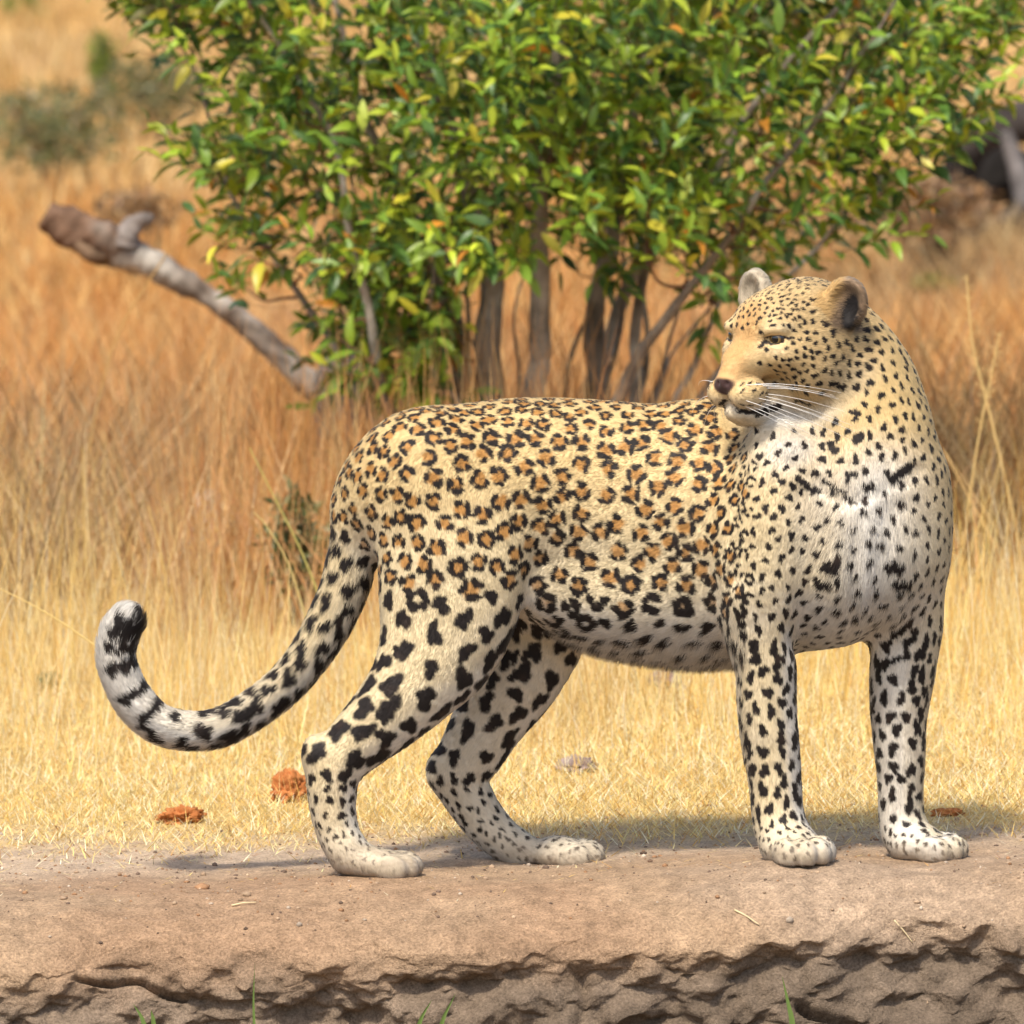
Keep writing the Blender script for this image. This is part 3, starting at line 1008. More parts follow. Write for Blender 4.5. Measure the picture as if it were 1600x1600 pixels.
# ================================================================== ground
paw_pts = []
for c in paws:
    m = (np.abs(BV[:, 0] - c[0]) < .08) & (np.abs(BV[:, 1] - c[1]) < .08)
    paw_pts.append((c[0], c[1], np.sort(BV[m, 2])[40]))
paw_pts = np.array(paw_pts)
A_ = np.c_[paw_pts[:, 0], np.ones(4)]
slope_x, z_mid = np.linalg.lstsq(A_, paw_pts[:, 2], rcond=None)[0]
resid = paw_pts[:, 2] - A_ @ (slope_x, z_mid)

def plane_z(x):
    return z_mid + slope_x * 1.3 * np.tanh(x / 1.3)

def ground_z(x, y):
    """height of the flat ground behind the bank's edge (without fine relief)"""
    x = np.asarray(x, float); y = np.asarray(y, float)
    z = plane_z(x)
    for (a, b, _), r in zip(paw_pts, resid):
        z = z + (r + .0030) * np.exp(-((x - a) ** 2 + (y - b) ** 2) / .11 ** 2)
    far = smoothstep(1.5, 12, y)
    return z + far * .10 * fbm(np.stack([x * .25, y * .25, 0 * x], -1).reshape(-1, 3), 2, 41).reshape(x.shape)

# profile: rows from far behind to the water-side foot of the bank
rows = [(y, 0.0) for y in np.geomspace(900, 3.2, 70)] + [(y, 0.0) for y in np.arange(3.15, .62, -.035)]
rows += [(y, 0.0) for y in np.arange(.60, -.21, -.0055)]
edge = catmull([(-.215, 0), (-.28, -.008), (-.335, -.022), (-.380, -.045), (-.405, -.070), (-.416, -.100), (-.416, -.140), (-.430, -.20), (-.50, -.28), (-.70, -.38)], 26)
rows += [tuple(r) for r in edge]
rows += [(-1.2, -.44), (-1.8, -.50), (-3, -.55), (-6, -.6), (-12, -.65), (-30, -.7), (-120, -.8)]
rows = np.array(rows)
xs = np.concatenate([-np.geomspace(500, 1.28, 26), np.arange(-1.25, 1.2501, .0062), np.geomspace(1.28, 500, 26)])
X, Yg = np.meshgrid(xs, rows[:, 0])
Zo = np.broadcast_to(rows[:, 1][:, None], X.shape).copy()
flatp = np.stack([X, Yg, Zo], -1).reshape(-1, 3)
nearw = smoothstep(1.6, .9, np.abs(Yg + .2)) * smoothstep(1.6, 1.2, np.abs(X))
Z = ground_z(X, Yg) + Zo
bankw = smoothstep(-.22, -.38, Yg) * smoothstep(-2.5, -.95, Yg)
facew = smoothstep(-.05, -.11, Zo) * smoothstep(-2.5, -.95, Yg)
sh = lambda a: a.reshape(X.shape)
n0 = sh(fbm(flatp * np.array([1.7, 1.2, 0]), 2, 58))
n1 = sh(fbm(flatp * np.array([3.2, 3.2, 5]), 4, 51)); n2 = sh(fbm(flatp * np.array([14, 14, 18]), 4, 52)); n3 = sh(fbm(flatp * np.array([60, 45, 60]), 3, 53))
n4 = sh(fbm(flatp * np.array([13, 4, 9]), 4, 54))
ridge = 1 - np.abs(sh(fbm(flatp * np.array([9, 9, 14]), 3, 57))) * 2
sidew = np.ones_like(X)
Z = Z + nearw * (.0042 * n1 * (1 - .5 * facew) + .0042 * n2 + .0022 * n3) 
Z = Z + bankw * (.012 * n0 + .014 * n1 + .010 * n2 + .005 * n3)
Yn = Yg + bankw * (.07 * n0 + .055 * n1 + .016 * n2) + facew * (.034 * n4 + .022 * n2 + .022 * ridge + .009 * n3)
# a split crust on the left of the bank, and a hollow under the right end
def groove(px_pts, width, depth):
    global Yn, Z
    c = catmull(np.asarray(px_pts, float), 8)
    gx_, gy_, _ = pix(np.stack([X, Yn, Z], -1))
    d = np.full(X.shape, 1e9)
    for q in c:
        d = np.minimum(d, (gx_ - q[0]) ** 2 + (gy_ - q[1]) ** 2)
    g = np.exp(-d / (2 * width ** 2)) * (np.abs(Yn + .42) < .42)
    Yn = Yn + g * depth; Z = Z - g * depth * .55
groove([(120, 1528), (170, 1538), (215, 1533), (240, 1545), (262, 1556), (288, 1562)], 2.6, .030)
groove([(1250, 1572), (1268, 1584), (1296, 1590), (1330, 1600)], 4, .04)
groove([(905, 1520), (915, 1560), (905, 1600)], 6, .015)
GV = np.stack([X, Yn, Z], -1).reshape(-1, 3)
nr, nc = X.shape
ii = np.arange(nr * nc).reshape(nr, nc)
GF = np.stack([ii[1:, :-1], ii[1:, 1:], ii[:-1, 1:], ii[:-1, :-1]], -1).reshape(-1, 4)
# colours of the soil itself
fx, fy = GV[:, 0], GV[:, 1]
c0 = fbm(GV * np.array([2.2, 3.5, 3]), 3, 66)[:, None]; c1 = fbm(GV * np.array([5, 5, 9]), 4, 61)[:, None]; c2 = fbm(GV * 28, 3, 62)[:, None]; c3 = fbm(GV * np.array([90, 60, 90]), 2, 63)[:, None]
dirt = np.array([.405, .275, .168]) * (1 + .20 * c1 + .24 * c2 + .24 * c3)
dirt = dirt * (1 - smoothstep(.1, .7, c1) * .35) + np.array([.40, .235, .125]) * smoothstep(.1, .7, c1) * .35
rd_ = smoothstep(.0, .55, c0); dirt = dirt * (1 - .45 * rd_) + np.array([.34, .20, .115]) * (1 + .2 * c2 + .2 * c3) * .45 * rd_
gy_ = smoothstep(.0, .55, -c0); dirt = dirt * (1 - .35 * gy_) + np.array([.42, .33, .25]) * (1 + .2 * c2 + .2 * c3) * .35 * gy_
sand = np.array([.53, .40, .28]) * (1 + .12 * c2 + .10 * c3)
straw = np.array([.58, .40, .15]) * (1 + .20 * c2 + .16 * c3)
brown = np.array([.40, .215, .085]) * (1 + .2 * c1 + .15 * c2)
tan_ = np.array([.52, .33, .135]) * (1 + .16 * c1)
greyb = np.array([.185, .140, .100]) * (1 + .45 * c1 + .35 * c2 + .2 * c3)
sw = smoothstep(-.12, .18, fy + .10 * c1[:, 0] - .02)[:, None] * .85
col = dirt * (1 - sw) + sand * sw
gedge = smoothstep(.12, .62, fy + .16 * fx + .16 * c1[:, 0] + .14 * c2[:, 0])[:, None]
col = col * (1 - gedge) + straw * gedge
bw = smoothstep(2.6, 4.2, fy)[:, None]; col = col * (1 - bw) + brown * bw
tw = smoothstep(9, 17, fy)[:, None]; col = col * (1 - tw) + tan_ * tw
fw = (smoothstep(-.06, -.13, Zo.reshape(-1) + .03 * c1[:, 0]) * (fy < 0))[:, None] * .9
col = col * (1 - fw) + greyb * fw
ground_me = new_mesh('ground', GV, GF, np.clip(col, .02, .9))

gm, nt, b = mat_new('dry_soil', .95, .12)
at = N(nt, 'ShaderNodeAttribute', attribute_name='col')
tc = N(nt, 'ShaderNodeTexCoord')
nz = N(nt, 'ShaderNodeTexNoise', i_Scale=240.0, i_Detail=5.0, i_Roughness=.7)
nz2 = N(nt, 'ShaderNodeTexNoise', i_Scale=38.0, i_Detail=6.0, i_Roughness=.65)
nt.links.new(tc.outputs['Object'], nz.inputs['Vector']); nt.links.new(tc.outputs['Object'], nz2.inputs['Vector'])
mr = N(nt, 'ShaderNodeMapRange'); mr.inputs[1].default_value = .3; mr.inputs[2].default_value = .7; mr.inputs[3].default_value = .55; mr.inputs[4].default_value = 1.42
nt.links.new(nz.outputs['Fac'], mr.inputs[0])
mr2 = N(nt, 'ShaderNodeMapRange'); mr2.inputs[1].default_value = .3; mr2.inputs[2].default_value = .7; mr2.inputs[3].default_value = .82; mr2.inputs[4].default_value = 1.18
nt.links.new(nz2.outputs['Fac'], mr2.inputs[0])
mu = N(nt, 'ShaderNodeMath', operation='MULTIPLY'); nt.links.new(mr.outputs[0], mu.inputs[0]); nt.links.new(mr2.outputs[0], mu.inputs[1])
vm = N(nt, 'ShaderNodeVectorMath', operation='SCALE'); nt.links.new(at.outputs['Color'], vm.inputs[0]); nt.links.new(mu.outputs[0], vm.inputs['Scale'])
nt.links.new(vm.outputs[0], b.inputs['Base Color'])
bp = N(nt, 'ShaderNodeBump', i_Strength=.8, i_Distance=.008)
ad = N(nt, 'ShaderNodeMath', operation='ADD'); nt.links.new(nz.outputs['Fac'], ad.inputs[0]); nt.links.new(nz2.outputs['Fac'], ad.inputs[1])
nt.links.new(ad.outputs[0], bp.inputs['Height']); nt.links.new(bp.outputs[0], b.inputs['Normal'])
ground = add_obj('ground', ground_me, gm, label='bare pinkish earth bank running back into dry grassland', kind='structure')

from mathutils.bvhtree import BVHTree
gsel = (np.abs(GV[:, 0]) < 40) & (GV[:, 1] < 60) & (GV[:, 1] > -3)
fm = gsel[GF].all(1)
remap = np.cumsum(gsel) - 1
gbvh = BVHTree.FromPolygons(GV[gsel].tolist(), remap[GF[fm]].tolist())
def drop(x, y):
    h = gbvh.ray_cast(Vector((x, y, 3)), Vector((0, 0, -1)))
    return h[0].z if h[0] is not None else float(ground_z(np.array([x]), np.array([y]))[0])
def drop_many(x, y):
    return np.array([drop(a, b) for a, b in zip(x, y)])
def on_ground(px, py):
    """where the photograph's pixel meets the ground"""
    d = P(px, py, 10.0) - CAM
    h = gbvh.ray_cast(Vector(CAM), Vector(d).normalized())
    return np.array(h[0])

# ================================================================== dry grass
def attr_mat(name, rough=.75, spec=.15, trans=0.0, vary=0.0):
    m, nt, b = mat_new(name, rough, spec)
    a = N(nt, 'ShaderNodeAttribute', attribute_name='col')
    src = a.outputs['Color']
    if vary:
        tc = N(nt, 'ShaderNodeTexCoord')
        nz = N(nt, 'ShaderNodeTexNoise', i_Scale=vary, i_Detail=5.0, i_Roughness=.65)
        nt.links.new(tc.outputs['Object'], nz.inputs['Vector'])
        mr = N(nt, 'ShaderNodeMapRange'); mr.inputs[1].default_value = .28; mr.inputs[2].default_value = .72; mr.inputs[3].default_value = .6; mr.inputs[4].default_value = 1.35
        nt.links.new(nz.outputs['Fac'], mr.inputs[0])
        vm = N(nt, 'ShaderNodeVectorMath', operation='SCALE'); nt.links.new(src, vm.inputs[0]); nt.links.new(mr.outputs[0], vm.inputs['Scale'])
        src = vm.outputs[0]
        bp = N(nt, 'ShaderNodeBump', i_Strength=.6, i_Distance=.006)
        nt.links.new(nz.outputs['Fac'], bp.inputs['Height']); nt.links.new(bp.outputs[0], b.inputs['Normal'])
    nt.links.new(src, b.inputs['Base Color'])
    if trans:
        tr = N(nt, 'ShaderNodeBsdfTranslucent'); mx = N(nt, 'ShaderNodeMixShader'); mx.inputs[0].default_value = trans
        nt.links.new(src, tr.inputs['Color'])
        out = nt.nodes['Material Output']
        nt.links.new(b.outputs[0], mx.inputs[1]); nt.links.new(tr.outputs[0], mx.inputs[2]); nt.links.new(mx.outputs[0], out.inputs['Surface'])
    return m
GRASS = attr_mat('dry_grass', .65, .25, .25)

def blades(x, y, z, h, w, lean, colour, droop=.20):
    """curved tapering blades: 7 vertices, 5 triangles each"""
    n = len(x)
    th = rng.uniform(0, 6.283, n)
    d = np.stack([np.cos(th), np.sin(th), np.zeros(n)], -1)
    ph = rng.uniform(0, 6.283, n)
    s = np.stack([np.cos(ph), np.sin(ph) * .5, np.zeros(n)], -1)
    s /= np.linalg.norm(s, axis=1, keepdims=True)
    base = np.stack([x, y, z - .004], -1)
    V = np.zeros((n, 7, 3)); C = np.zeros((n, 7, 3))
    for k, t in enumerate((0, .38, .72, 1.0)):
        hor = h * (lean * t + droop * lean * t ** 2.2)
        ver = h * np.sqrt(np.clip(1 - (np.minimum(lean, .98)) ** 2, .02, 1)) * (t - .12 * droop * t ** 2.5)
        c = base + d * hor[:, None] + np.array([0, 0, 1.0]) * ver[:, None]
        ww = w * (1, .85, .55, 0)[k] * .5
        if k < 3:
            V[:, 2 * k] = c - s * ww[:, None]; V[:, 2 * k + 1] = c + s * ww[:, None]
            C[:, 2 * k] = C[:, 2 * k + 1] = colour
        else:
            V[:, 6] = c; C[:, 6] = colour
    f = np.array([(0, 1, 3), (0, 3, 2), (2, 3, 5), (2, 5, 4), (4, 5, 6)])
    F = (np.arange(n)[:, None, None] * 7 + f[None]).reshape(-1, 3)
    return V.reshape(-1, 3), F, C.reshape(-1, 3)

def palette(n, cols, wts, jit=.14):
    k = rng.choice(len(cols), n, p=np.array(wts) / np.sum(wts))
    c = np.array(cols)[k] * (1 + rng.normal(0, jit, (n, 1)))
    return np.clip(c, .02, .85)

def scatter(n, y0, y1, margin, power=1.0):
    """roots over the wedge the lens sees, with a margin to the sides"""
    y = y0 + (y1 - y0) * rng.random(n) ** power
    hw = .755 * (15 + y) / 15 + margin
    return rng.uniform(-1, 1, n) * hw, y

def grass(name, label, n, y0, y1, margin, h, w, lean, cols, wts, power=1.0, clump=0.0, edge=False, hmod=None, patch=.25):
    x, y = scatter(n, y0, y1, margin, power)
    if edge:
        p = np.stack([x, y, 0 * x], -1)
        keep = y + .16 * x + .12 * fbm(p * 5, 3, 61) + .10 * fbm(p * 22, 2, 77) > rng.normal(.42, .16, n)
        x, y = x[keep], y[keep]
    if clump:
        c = fbm(np.stack([x * 3.0, y * 1.6, 0 * x], -1), 3, 81)
        keep = c + rng.normal(0, .25, len(x)) > -clump
        x, y = x[keep], y[keep]
    n = len(x)
    z = ground_z(x, y)
    hh = rng.uniform(*h, n) * (.8 + .5 * vnoise(np.stack([x * 2.2, y * 1.2, 0 * x], -1), 91))
    if hmod is not None: hh = hh * hmod(x, y)
    ll = np.clip(rng.beta(1.6, 3.0, n) * (lean[1] - lean[0]) + lean[0], 0, .98)
    pal = palette(n, cols, wts)
    p3 = np.stack([x * 1.3, y * .55, 0 * x + 3], -1)
    t1 = smoothstep(.05, .6, fbm(p3, 3, 301))[:, None] * patch; t2 = smoothstep(.05, .6, fbm(p3 * 1.7 + 9, 3, 311))[:, None] * patch
    pal = pal * (1 - t1) + pal.mean(1, keepdims=True) * np.array([1.05, .80, .42]) * .85 * t1
    pal = pal * (1 - t2) + (pal * .45 + np.array([.30, .20, .12])) * t2
    V, F, C = blades(x, y, z, hh, rng.uniform(*w, n), ll, pal)
    return add_obj(name, new_mesh(name, V, F, C, smooth=False), GRASS, label=label, cat='grass', kind='stuff')

STRAW = [(.76, .545, .19), (.80, .64, .31), (.68, .44, .125), (.54, .30, .080), (.78, .70, .48)]
OCHRE = [(.54, .250, .066), (.60, .32, .10), (.42, .17, .045), (.66, .43, .17), (.36, .24, .11)]
PALEG = [(.60, .38, .14), (.52, .30, .095), (.64, .46, .21), (.44, .25, .09), (.30, .26, .09)]
grass('straw_mat', 'flattened yellow straw covering the ground behind the bare bank', 120000, .10, 3.2, .4, (.008, .034), (.0011, .0024), (.55, .98), STRAW, (3.5, 5, 1.6, 1.4, 3.2), 1.35, 0, True)
grass('short_dry_grass', 'short upright yellow dry grass behind the bare bank', 20000, .40, 3.6, .6, (.035, .14), (.0009, .0017), (.03, .65), STRAW, (4, 4, 2, .8, 2), .85, .35, True,
      lambda x, y: .35 + .85 * smoothstep(.5, 2.4, y))
grass('yellow_grass_stand', 'knee-high straw-yellow grass stems standing in front of the ochre thicket', 5200, 1.6, 4.8, .7, (.16, .36), (.0012, .0022), (.02, .45), STRAW, (4, 3, 3, 1.5, .6), .8, .1)
grass('ochre_grass', 'tall tangled orange-brown dry grass around the green shrub', 64000, 3.2, 15.5, .9, (.12, .44), (.0022, .0050), (.32, .98), OCHRE, (4, 3, 3, 2.6, .9), .8, .25, patch=.85, hmod=lambda x, y: 1 - .62 * smoothstep(5.5, 10.5, y))
grass('shrub_grass', 'tall orange stems rising in front of the shrub trunks', 1900, 3.0, 4.6, -.3, (.28, .62), (.0018, .0032), (.02, .5), OCHRE, (4, 3, 2, 2, .5), 1, .2, patch=.5)
grass('far_pale_grass', 'pale blurred dry grass plain far behind the shrub', 40000, 11.0, 36, 2.0, (.05, .17), (.006, .013), (.15, .95), PALEG, (4, 3, 2, 1.5, .25), .75, .45, patch=.6)
print('grass ok')
# ================================================================== the green shrub
def in_poly(px, py, poly):
    r = np.zeros(len(px), bool)
    poly = np.asarray(poly, float)
    j = len(poly) - 1
    for i in range(len(poly)):
        xi, yi, xj, yj = *poly[i], *poly[j]
        m = ((yi > py) != (yj > py)) & (px < (xj - xi) * (py - yi) / (yj - yi + 1e-9) + xi)
        r ^= m
        j = i
    return r

def leaf_unit(bend=.12, fold=.16):
    """lance-shaped leaf along +Y, folded at the midrib"""
    V, F = [], []
    prof = [(0, .03), (.16, .30), (.38, .48), (.62, .43), (.82, .25), (1.0, .02)]
    for t, w in prof:
        z = bend * (t - .3) ** 2 * -1
        w *= .35
        V += [(-w, t, z + fold * w), (0, t, z), (w, t, z + fold * w)]
    for i in range(len(prof) - 1):
        a = 3 * i
        F += [(a, a + 1, a + 4, a + 3), (a + 1, a + 2, a + 5, a + 4)]
    return np.array(V, float), np.array(F, np.int32)

LEAF_V, LEAF_F = leaf_unit()
LEAF_V2, _ = leaf_unit(.45, .45)

def frames(dirs, ups):
    """rows: right, dir, normal"""
    d = dirs / np.linalg.norm(dirs, axis=1, keepdims=True)
    r = np.cross(d, ups); r /= np.linalg.norm(r, axis=1, keepdims=True) + 1e-9
    return np.stack([r, d, np.cross(r, d)], 1)

def leaves_mesh(name, pos, fr, size, cols):
    n = len(pos)
    u = np.where((np.arange(n) % 2 == 0)[:, None, None], LEAF_V[None], LEAF_V2[None])
    V = np.einsum('nvk,nkj->nvj', u * size[:, None, None], fr) + pos[:, None]
    F = (np.arange(n)[:, None, None] * len(LEAF_V) + LEAF_F[None]).reshape(-1, 4)
    return new_mesh(name, V.reshape(-1, 3), F, np.repeat(cols, len(LEAF_V), 0))

LEAFM = attr_mat('green_leaf', .42, .45, .22)
BARK = attr_mat('grey_bark', .9, .15, 0, 26.0)
SY = 4.3
SG = float(ground_z(np.array([.05]), np.array([SY]))[0])
shrub = empty('leafy_shrub', (P(850, 900, SY)[0], SY, SG), 'many-stemmed green shrub with small glossy leaves, standing behind the leopard', 'shrub')
gpy = pix(np.array([shrub.location[0], SY, SG]))[1]
stems = [([(800, gpy + 8), (772, 760), (758, 600), (765, 450), (720, 250), (640, 0), (600, -220)], 31, .00),
         ([(826, gpy + 8), (822, 750), (830, 600), (836, 450), (850, 250), (880, 0), (905, -260)], 25, -.06),
         ([(872, gpy + 8), (915, 760), (934, 600), (936, 450), (965, 300), (1010, 100), (1050, -170)], 24, .05),
         ([(892, gpy + 8), (935, 770), (965, 615), (1030, 520), (1092, 440), (1180, 300), (1300, 150), (1400, 0)], 12, -.12),
         ([(770, gpy + 8), (690, 790), (618, 640), (578, 520), (560, 400), (500, 200), (420, 50), (300, -100)], 11, -.10),
         ([(785, gpy + 8), (735, 760), (722, 600), (704, 480), (640, 330), (560, 150), (520, -50)], 20, .10),
         ([(860, gpy + 8), (890, 760), (915, 600), (985, 430), (1060, 250), (1150, 80), (1230, -100)], 17, .14),
         ([(760, gpy + 8), (650, 770), (535, 570), (450, 430), (380, 330), (330, 180), (270, 60)], 8, .04),
         ([(880, gpy + 8), (950, 760), (985, 600), (1010, 440), (1120, 250), (1260, 60), (1420, -120)], 13, .02),
         ([(900, gpy + 8), (980, 780), (1080, 640), (1190, 480), (1330, 330), (1440, 200), (1540, 60)], 7, .10)]
for k in range(13):
    x0, x1 = rng.uniform(770, 900), rng.uniform(500, 1150)
    y1 = rng.uniform(80, 330)
    stems.append(([(x0, gpy + 8), (x0 * .6 + x1 * .4, 760), (x0 * .25 + x1 * .75 + rng.uniform(-40, 40), 560), (x1, 430), (x1 + rng.uniform(-40, 60), y1)], rng.uniform(4, 9), rng.uniform(-.10, .16)))
nodes, nrad = [], []
for pts, r, off in stems:
    c = catmull(pts, 7)
    t = np.linspace(0, 1, len(c))
    yy = SY + off * (1 + 3.0 * t)
    w = P(c[:, 0], c[:, 1], yy)
    w += np.stack([fbm(w * 6 + 3 * off, 2, 101 + k) for k in range(3)], -1) * .022 * smoothstep(0, .2, t)[:, None]
    rad = 1.15 * r / 824 * (1 - .80 * t ** .8) * (1 + .16 * fbm(w * 18, 2, 104))
    V, F = tube(w, rad, 10)
    V = V + 0
    bc = np.array([.23, .19, .15]) * (1 + .7 * fbm(V * np.array([30, 30, 12]), 3, 107)[:, None])
    pale = smoothstep(.0, .4, fbm(V * np.array([16, 16, 9]), 2, 108))[:, None]
    bc = bc * (1 - pale) + np.array([.42, .385, .33]) * pale
    child_at('stem', new_mesh('stem', V, F, np.clip(bc, .03, .6)), BARK, shrub)
    up = c[:, 1] < 560
    nodes += list(w[up]); nrad += list(rad[up])
crown = [(165, -60), (195, 20), (250, 80), (300, 110), (350, 150), (360, 235), (320, 300), (345, 360), (375, 440), (365, 500), (420, 530), (470, 505), (510, 580), (570, 610), (650, 640), (725, 615), (735, 520),
         (700, 450), (760, 440), (860, 415), (930, 430), (990, 400), (1040, 450), (1110, 480), (1180, 450), (1230, 395), (1320, 395), (1370, 350), (1405, 290), (1470, 255), (1512, 200), (1525, 130), (1565, 75), (1592, 20),
         (1590, -60), (1500, -240), (1250, -380), (850, -430), (500, -360), (280, -230)]
nt_ = 8200
cx, cy = rng.uniform(150, 1600, nt_), rng.uniform(-430, 650, nt_)
ok = in_poly(cx, cy, crown)
cx, cy = cx[ok], cy[ok]
ww = np.sqrt(np.clip(1 - ((cx - 880) / 760) ** 2, .04, 1))
cyy = SY + rng.uniform(-1, 1, len(cx)) * .62 * ww * np.where(cy > 430, .5, 1)
tp = P(cx, cy, cyy)
dn = fbm(tp * 4.2, 3, 121)
prob = np.clip(.42 + 1.7 * dn, .04, 1) * np.where(cy > 430, .70, 1) * np.where((cx < 560) & (cy > 300), .30, 1) * np.where((cx < 400) & (cy > 120), .6, 1) * np.where(cy < -20, .35, 1)
keep = rng.random(len(tp)) < prob
tp, cy = tp[keep][:1560], cy[keep][:1560]
mid = P(860, 420, SY)
order = np.argsort(np.linalg.norm(tp - mid, axis=1))
kt_nodes = np.array(nodes); kt_r = np.array(nrad)
twigs, LP, LD, LU, LS = [], [], [], [], []
for i in order:
    p = tp[i]
    d2 = ((kt_nodes - p) ** 2).sum(1) + 2.0 * np.clip(kt_nodes[:, 2] - p[2] + .02, 0, 1) ** 2
    j = int(np.argmin(d2))
    a = kt_nodes[j]
    out = unit(p - mid + np.array([0, -.05, .25]) + rng.normal(0, .25, 3))
    Lt = rng.uniform(.08, .17)
    tip = p + out * Lt + np.array([0, 0, .02])
    sag = np.array([0, 0, .03]) * np.linalg.norm(p - a)
    path = catmull([a, (a + p) / 2 - sag + rng.normal(0, .008, 3), p, tip], 3)
    r0 = min(kt_r[j] * .6, .0042)
    twigs.append(tube(path, np.linspace(r0, .0009, len(path)), 5, cap=False))
    kt_nodes = np.vstack([kt_nodes, (a + p) / 2, p]); kt_r = np.append(kt_r, [r0 * .85, r0 * .7])
    nl = int(rng.integers(7, 12))
    for k in range(nl):
        t = (k + .5) / nl
        q = p + (tip - p) * t + rng.normal(0, .006, 3)
        an = k * 2.4 + rng.uniform(-.4, .4)
        s1 = unit(np.cross(out, [.1, .2, 1])); s2 = np.cross(out, s1)
        dv = unit(out * (.45 + .6 * t) + (math.cos(an) * s1 + math.sin(an) * s2) * .9 + np.array([0, 0, -.10]))
        LP.append(q); LD.append(dv); LU.append(unit(np.array([0, -.25, 1.0]) + rng.normal(0, .45, 3))); LS.append(rng.uniform(.040, .070) * (1.05 - .25 * t))
LP, LD, LU, LS = map(np.array, (LP, LD, LU, LS))
LFR = frames(LD, LU)
nL = len(LP)
print('leaves', nL)
LC = palette(nL, [(.24, .345, .026), (.155, .255, .023), (.065, .135, .022), (.36, .43, .032), (.48, .42, .035), (.52, .22, .028)], (4, 3.4, 4.2, 2.6, .75, .22), .24)
lpx, lpy, ldp = pix(LP)
vis = (lpx > 120) & (lpx < 1600) & (lpy > 0) & (lpy < 640)
facing = np.abs((LFR[:, 2] * np.array([0, -1, .1])).sum(1))
score = LS * (.3 + facing) - .10 * (LP[:, 1] - SY) - 10 * ~vis
big = np.argsort(-score)[:300]
rest = np.setdiff1d(np.arange(nL), big)
child_at('twigs', new_mesh('twigs', *join_vf(twigs), None), None, shrub, kind='stuff')
tw_ob = shrub.children[-1]
twm, tnt, tb = mat_new('reddish_twig', .8, .2)
tb.inputs['Base Color'].default_value = (.15, .075, .045, 1)
tw_ob.data.materials.append(twm)
child_at('foliage', leaves_mesh('foliage', LP[rest], LFR[rest], LS[rest], LC[rest]), LEAFM, shrub, kind='stuff')
unit_cols = [(.24, .345, .026), (.155, .255, .023), (.065, .135, .022), (.36, .43, .032), (.48, .42, .035), (.52, .22, .028)]
unit_me = []
for c in unit_cols:
    for v in (LEAF_V, LEAF_V2):
        me = new_mesh('leaf', v, LEAF_F, np.broadcast_to(c, (len(v), 3)))
        me.materials.append(LEAFM)
        unit_me.append(me)
for i in big:
    k = int(np.argmin(((np.array(unit_cols) - LC[i]) ** 2).sum(1)))
    o = bpy.data.objects.new('leaf', unit_me[2 * k + int(i % 2)])
    sc.collection.objects.link(o)
    o.parent = shrub
    M = Matrix(LFR[i].T.tolist()).to_4x4()
    M = Matrix.Translation(Vector(LP[i]) - shrub.location) @ M @ Matrix.Scale(LS[i], 4)
    o.matrix_local = M

# ================================================================== dead wood
def wood(name, pts_px, Y, rad_px, scale, mat, parent, cols, seed, sides=14, rough=.12, cap=True, n=8, endcol=None):
    c = catmull([(a, b_, yy) for (a, b_), yy in zip(pts_px, Y)], n)
    w = P(c[:, 0], c[:, 1], c[:, 2])
    r = catmull(np.array(rad_px, float)[:, None], n)[:, 0] / scale
    V, F = tube(w, r, sides, cap)
    cen = np.repeat(w, sides, 0)
    k = len(cen)
    dirv = V[:k] - cen
    V[:k] = cen + dirv * (1 + rough * fbm(V[:k] * 14, 3, seed)[:, None] + .6 * rough * fbm(V[:k] * np.array([50, 50, 50]), 2, seed + 5)[:, None])
    f = smoothstep(-.4, .5, fbm(V * np.array([9, 9, 14]), 3, seed + 9))[:, None]
    col = np.array(cols[0]) * (1 - f) + np.array(cols[1]) * f
    col = col * (1 + .3 * fbm(V * 40, 2, seed + 11)[:, None])
    if endcol is not None:
        e_ = smoothstep(.22, .10, np.linalg.norm(V - w[0], axis=1) + .05 * fbm(V * 20, 2, seed + 21))[:, None]
        col = col * (1 - e_) + np.array(endcol) * (1 + .4 * fbm(V * 40, 2, seed + 11)[:, None]) * e_
    return child_at(name, new_mesh(name, V, F, np.clip(col, .01, .7)), mat, parent)
WOOD = attr_mat('weathered_wood', .92, .12, 0, 30.0)
ly = 6.2
lg = float(ground_z(np.array([0.0]), np.array([ly]))[0])
lgp = pix(np.array([-.1, ly, lg]))[1]
base = P(760, lgp, ly)
log = empty('dead_trunk', tuple(base), 'broken grey dead trunk leaning out of the brown grass beside the shrub', 'dead trunk')
sc_l = 1060 * 15 / (15 + ly)
main = wood('trunk', [(72, 332), (120, 362), (180, 385), (240, 415), (310, 455), (400, 520), (560, 660), (700, lgp - 30), (770, lgp + 20)], [ly] * 9, [22, 31, 33, 21, 19, 20, 25, 34, 40], sc_l, WOOD, log, ((.10, .068, .048), (.47, .42, .35)), 131, 26, .42, True, 16, (.15, .088, .055))
wood('side_stub', [(195, 385), (200, 362), (222, 345), (240, 340)], [ly - .03] * 4, [20, 17, 12, 6], sc_l, WOOD, log, ((.08, .065, .055), (.27, .23, .20)), 141, 18, .45)
wood('bark_flap', [(120, 378), (145, 398), (165, 402)], [ly - .03] * 3, [10, 14, 6], sc_l, WOOD, log, ((.16, .10, .06), (.24, .16, .10)), 145, 8)

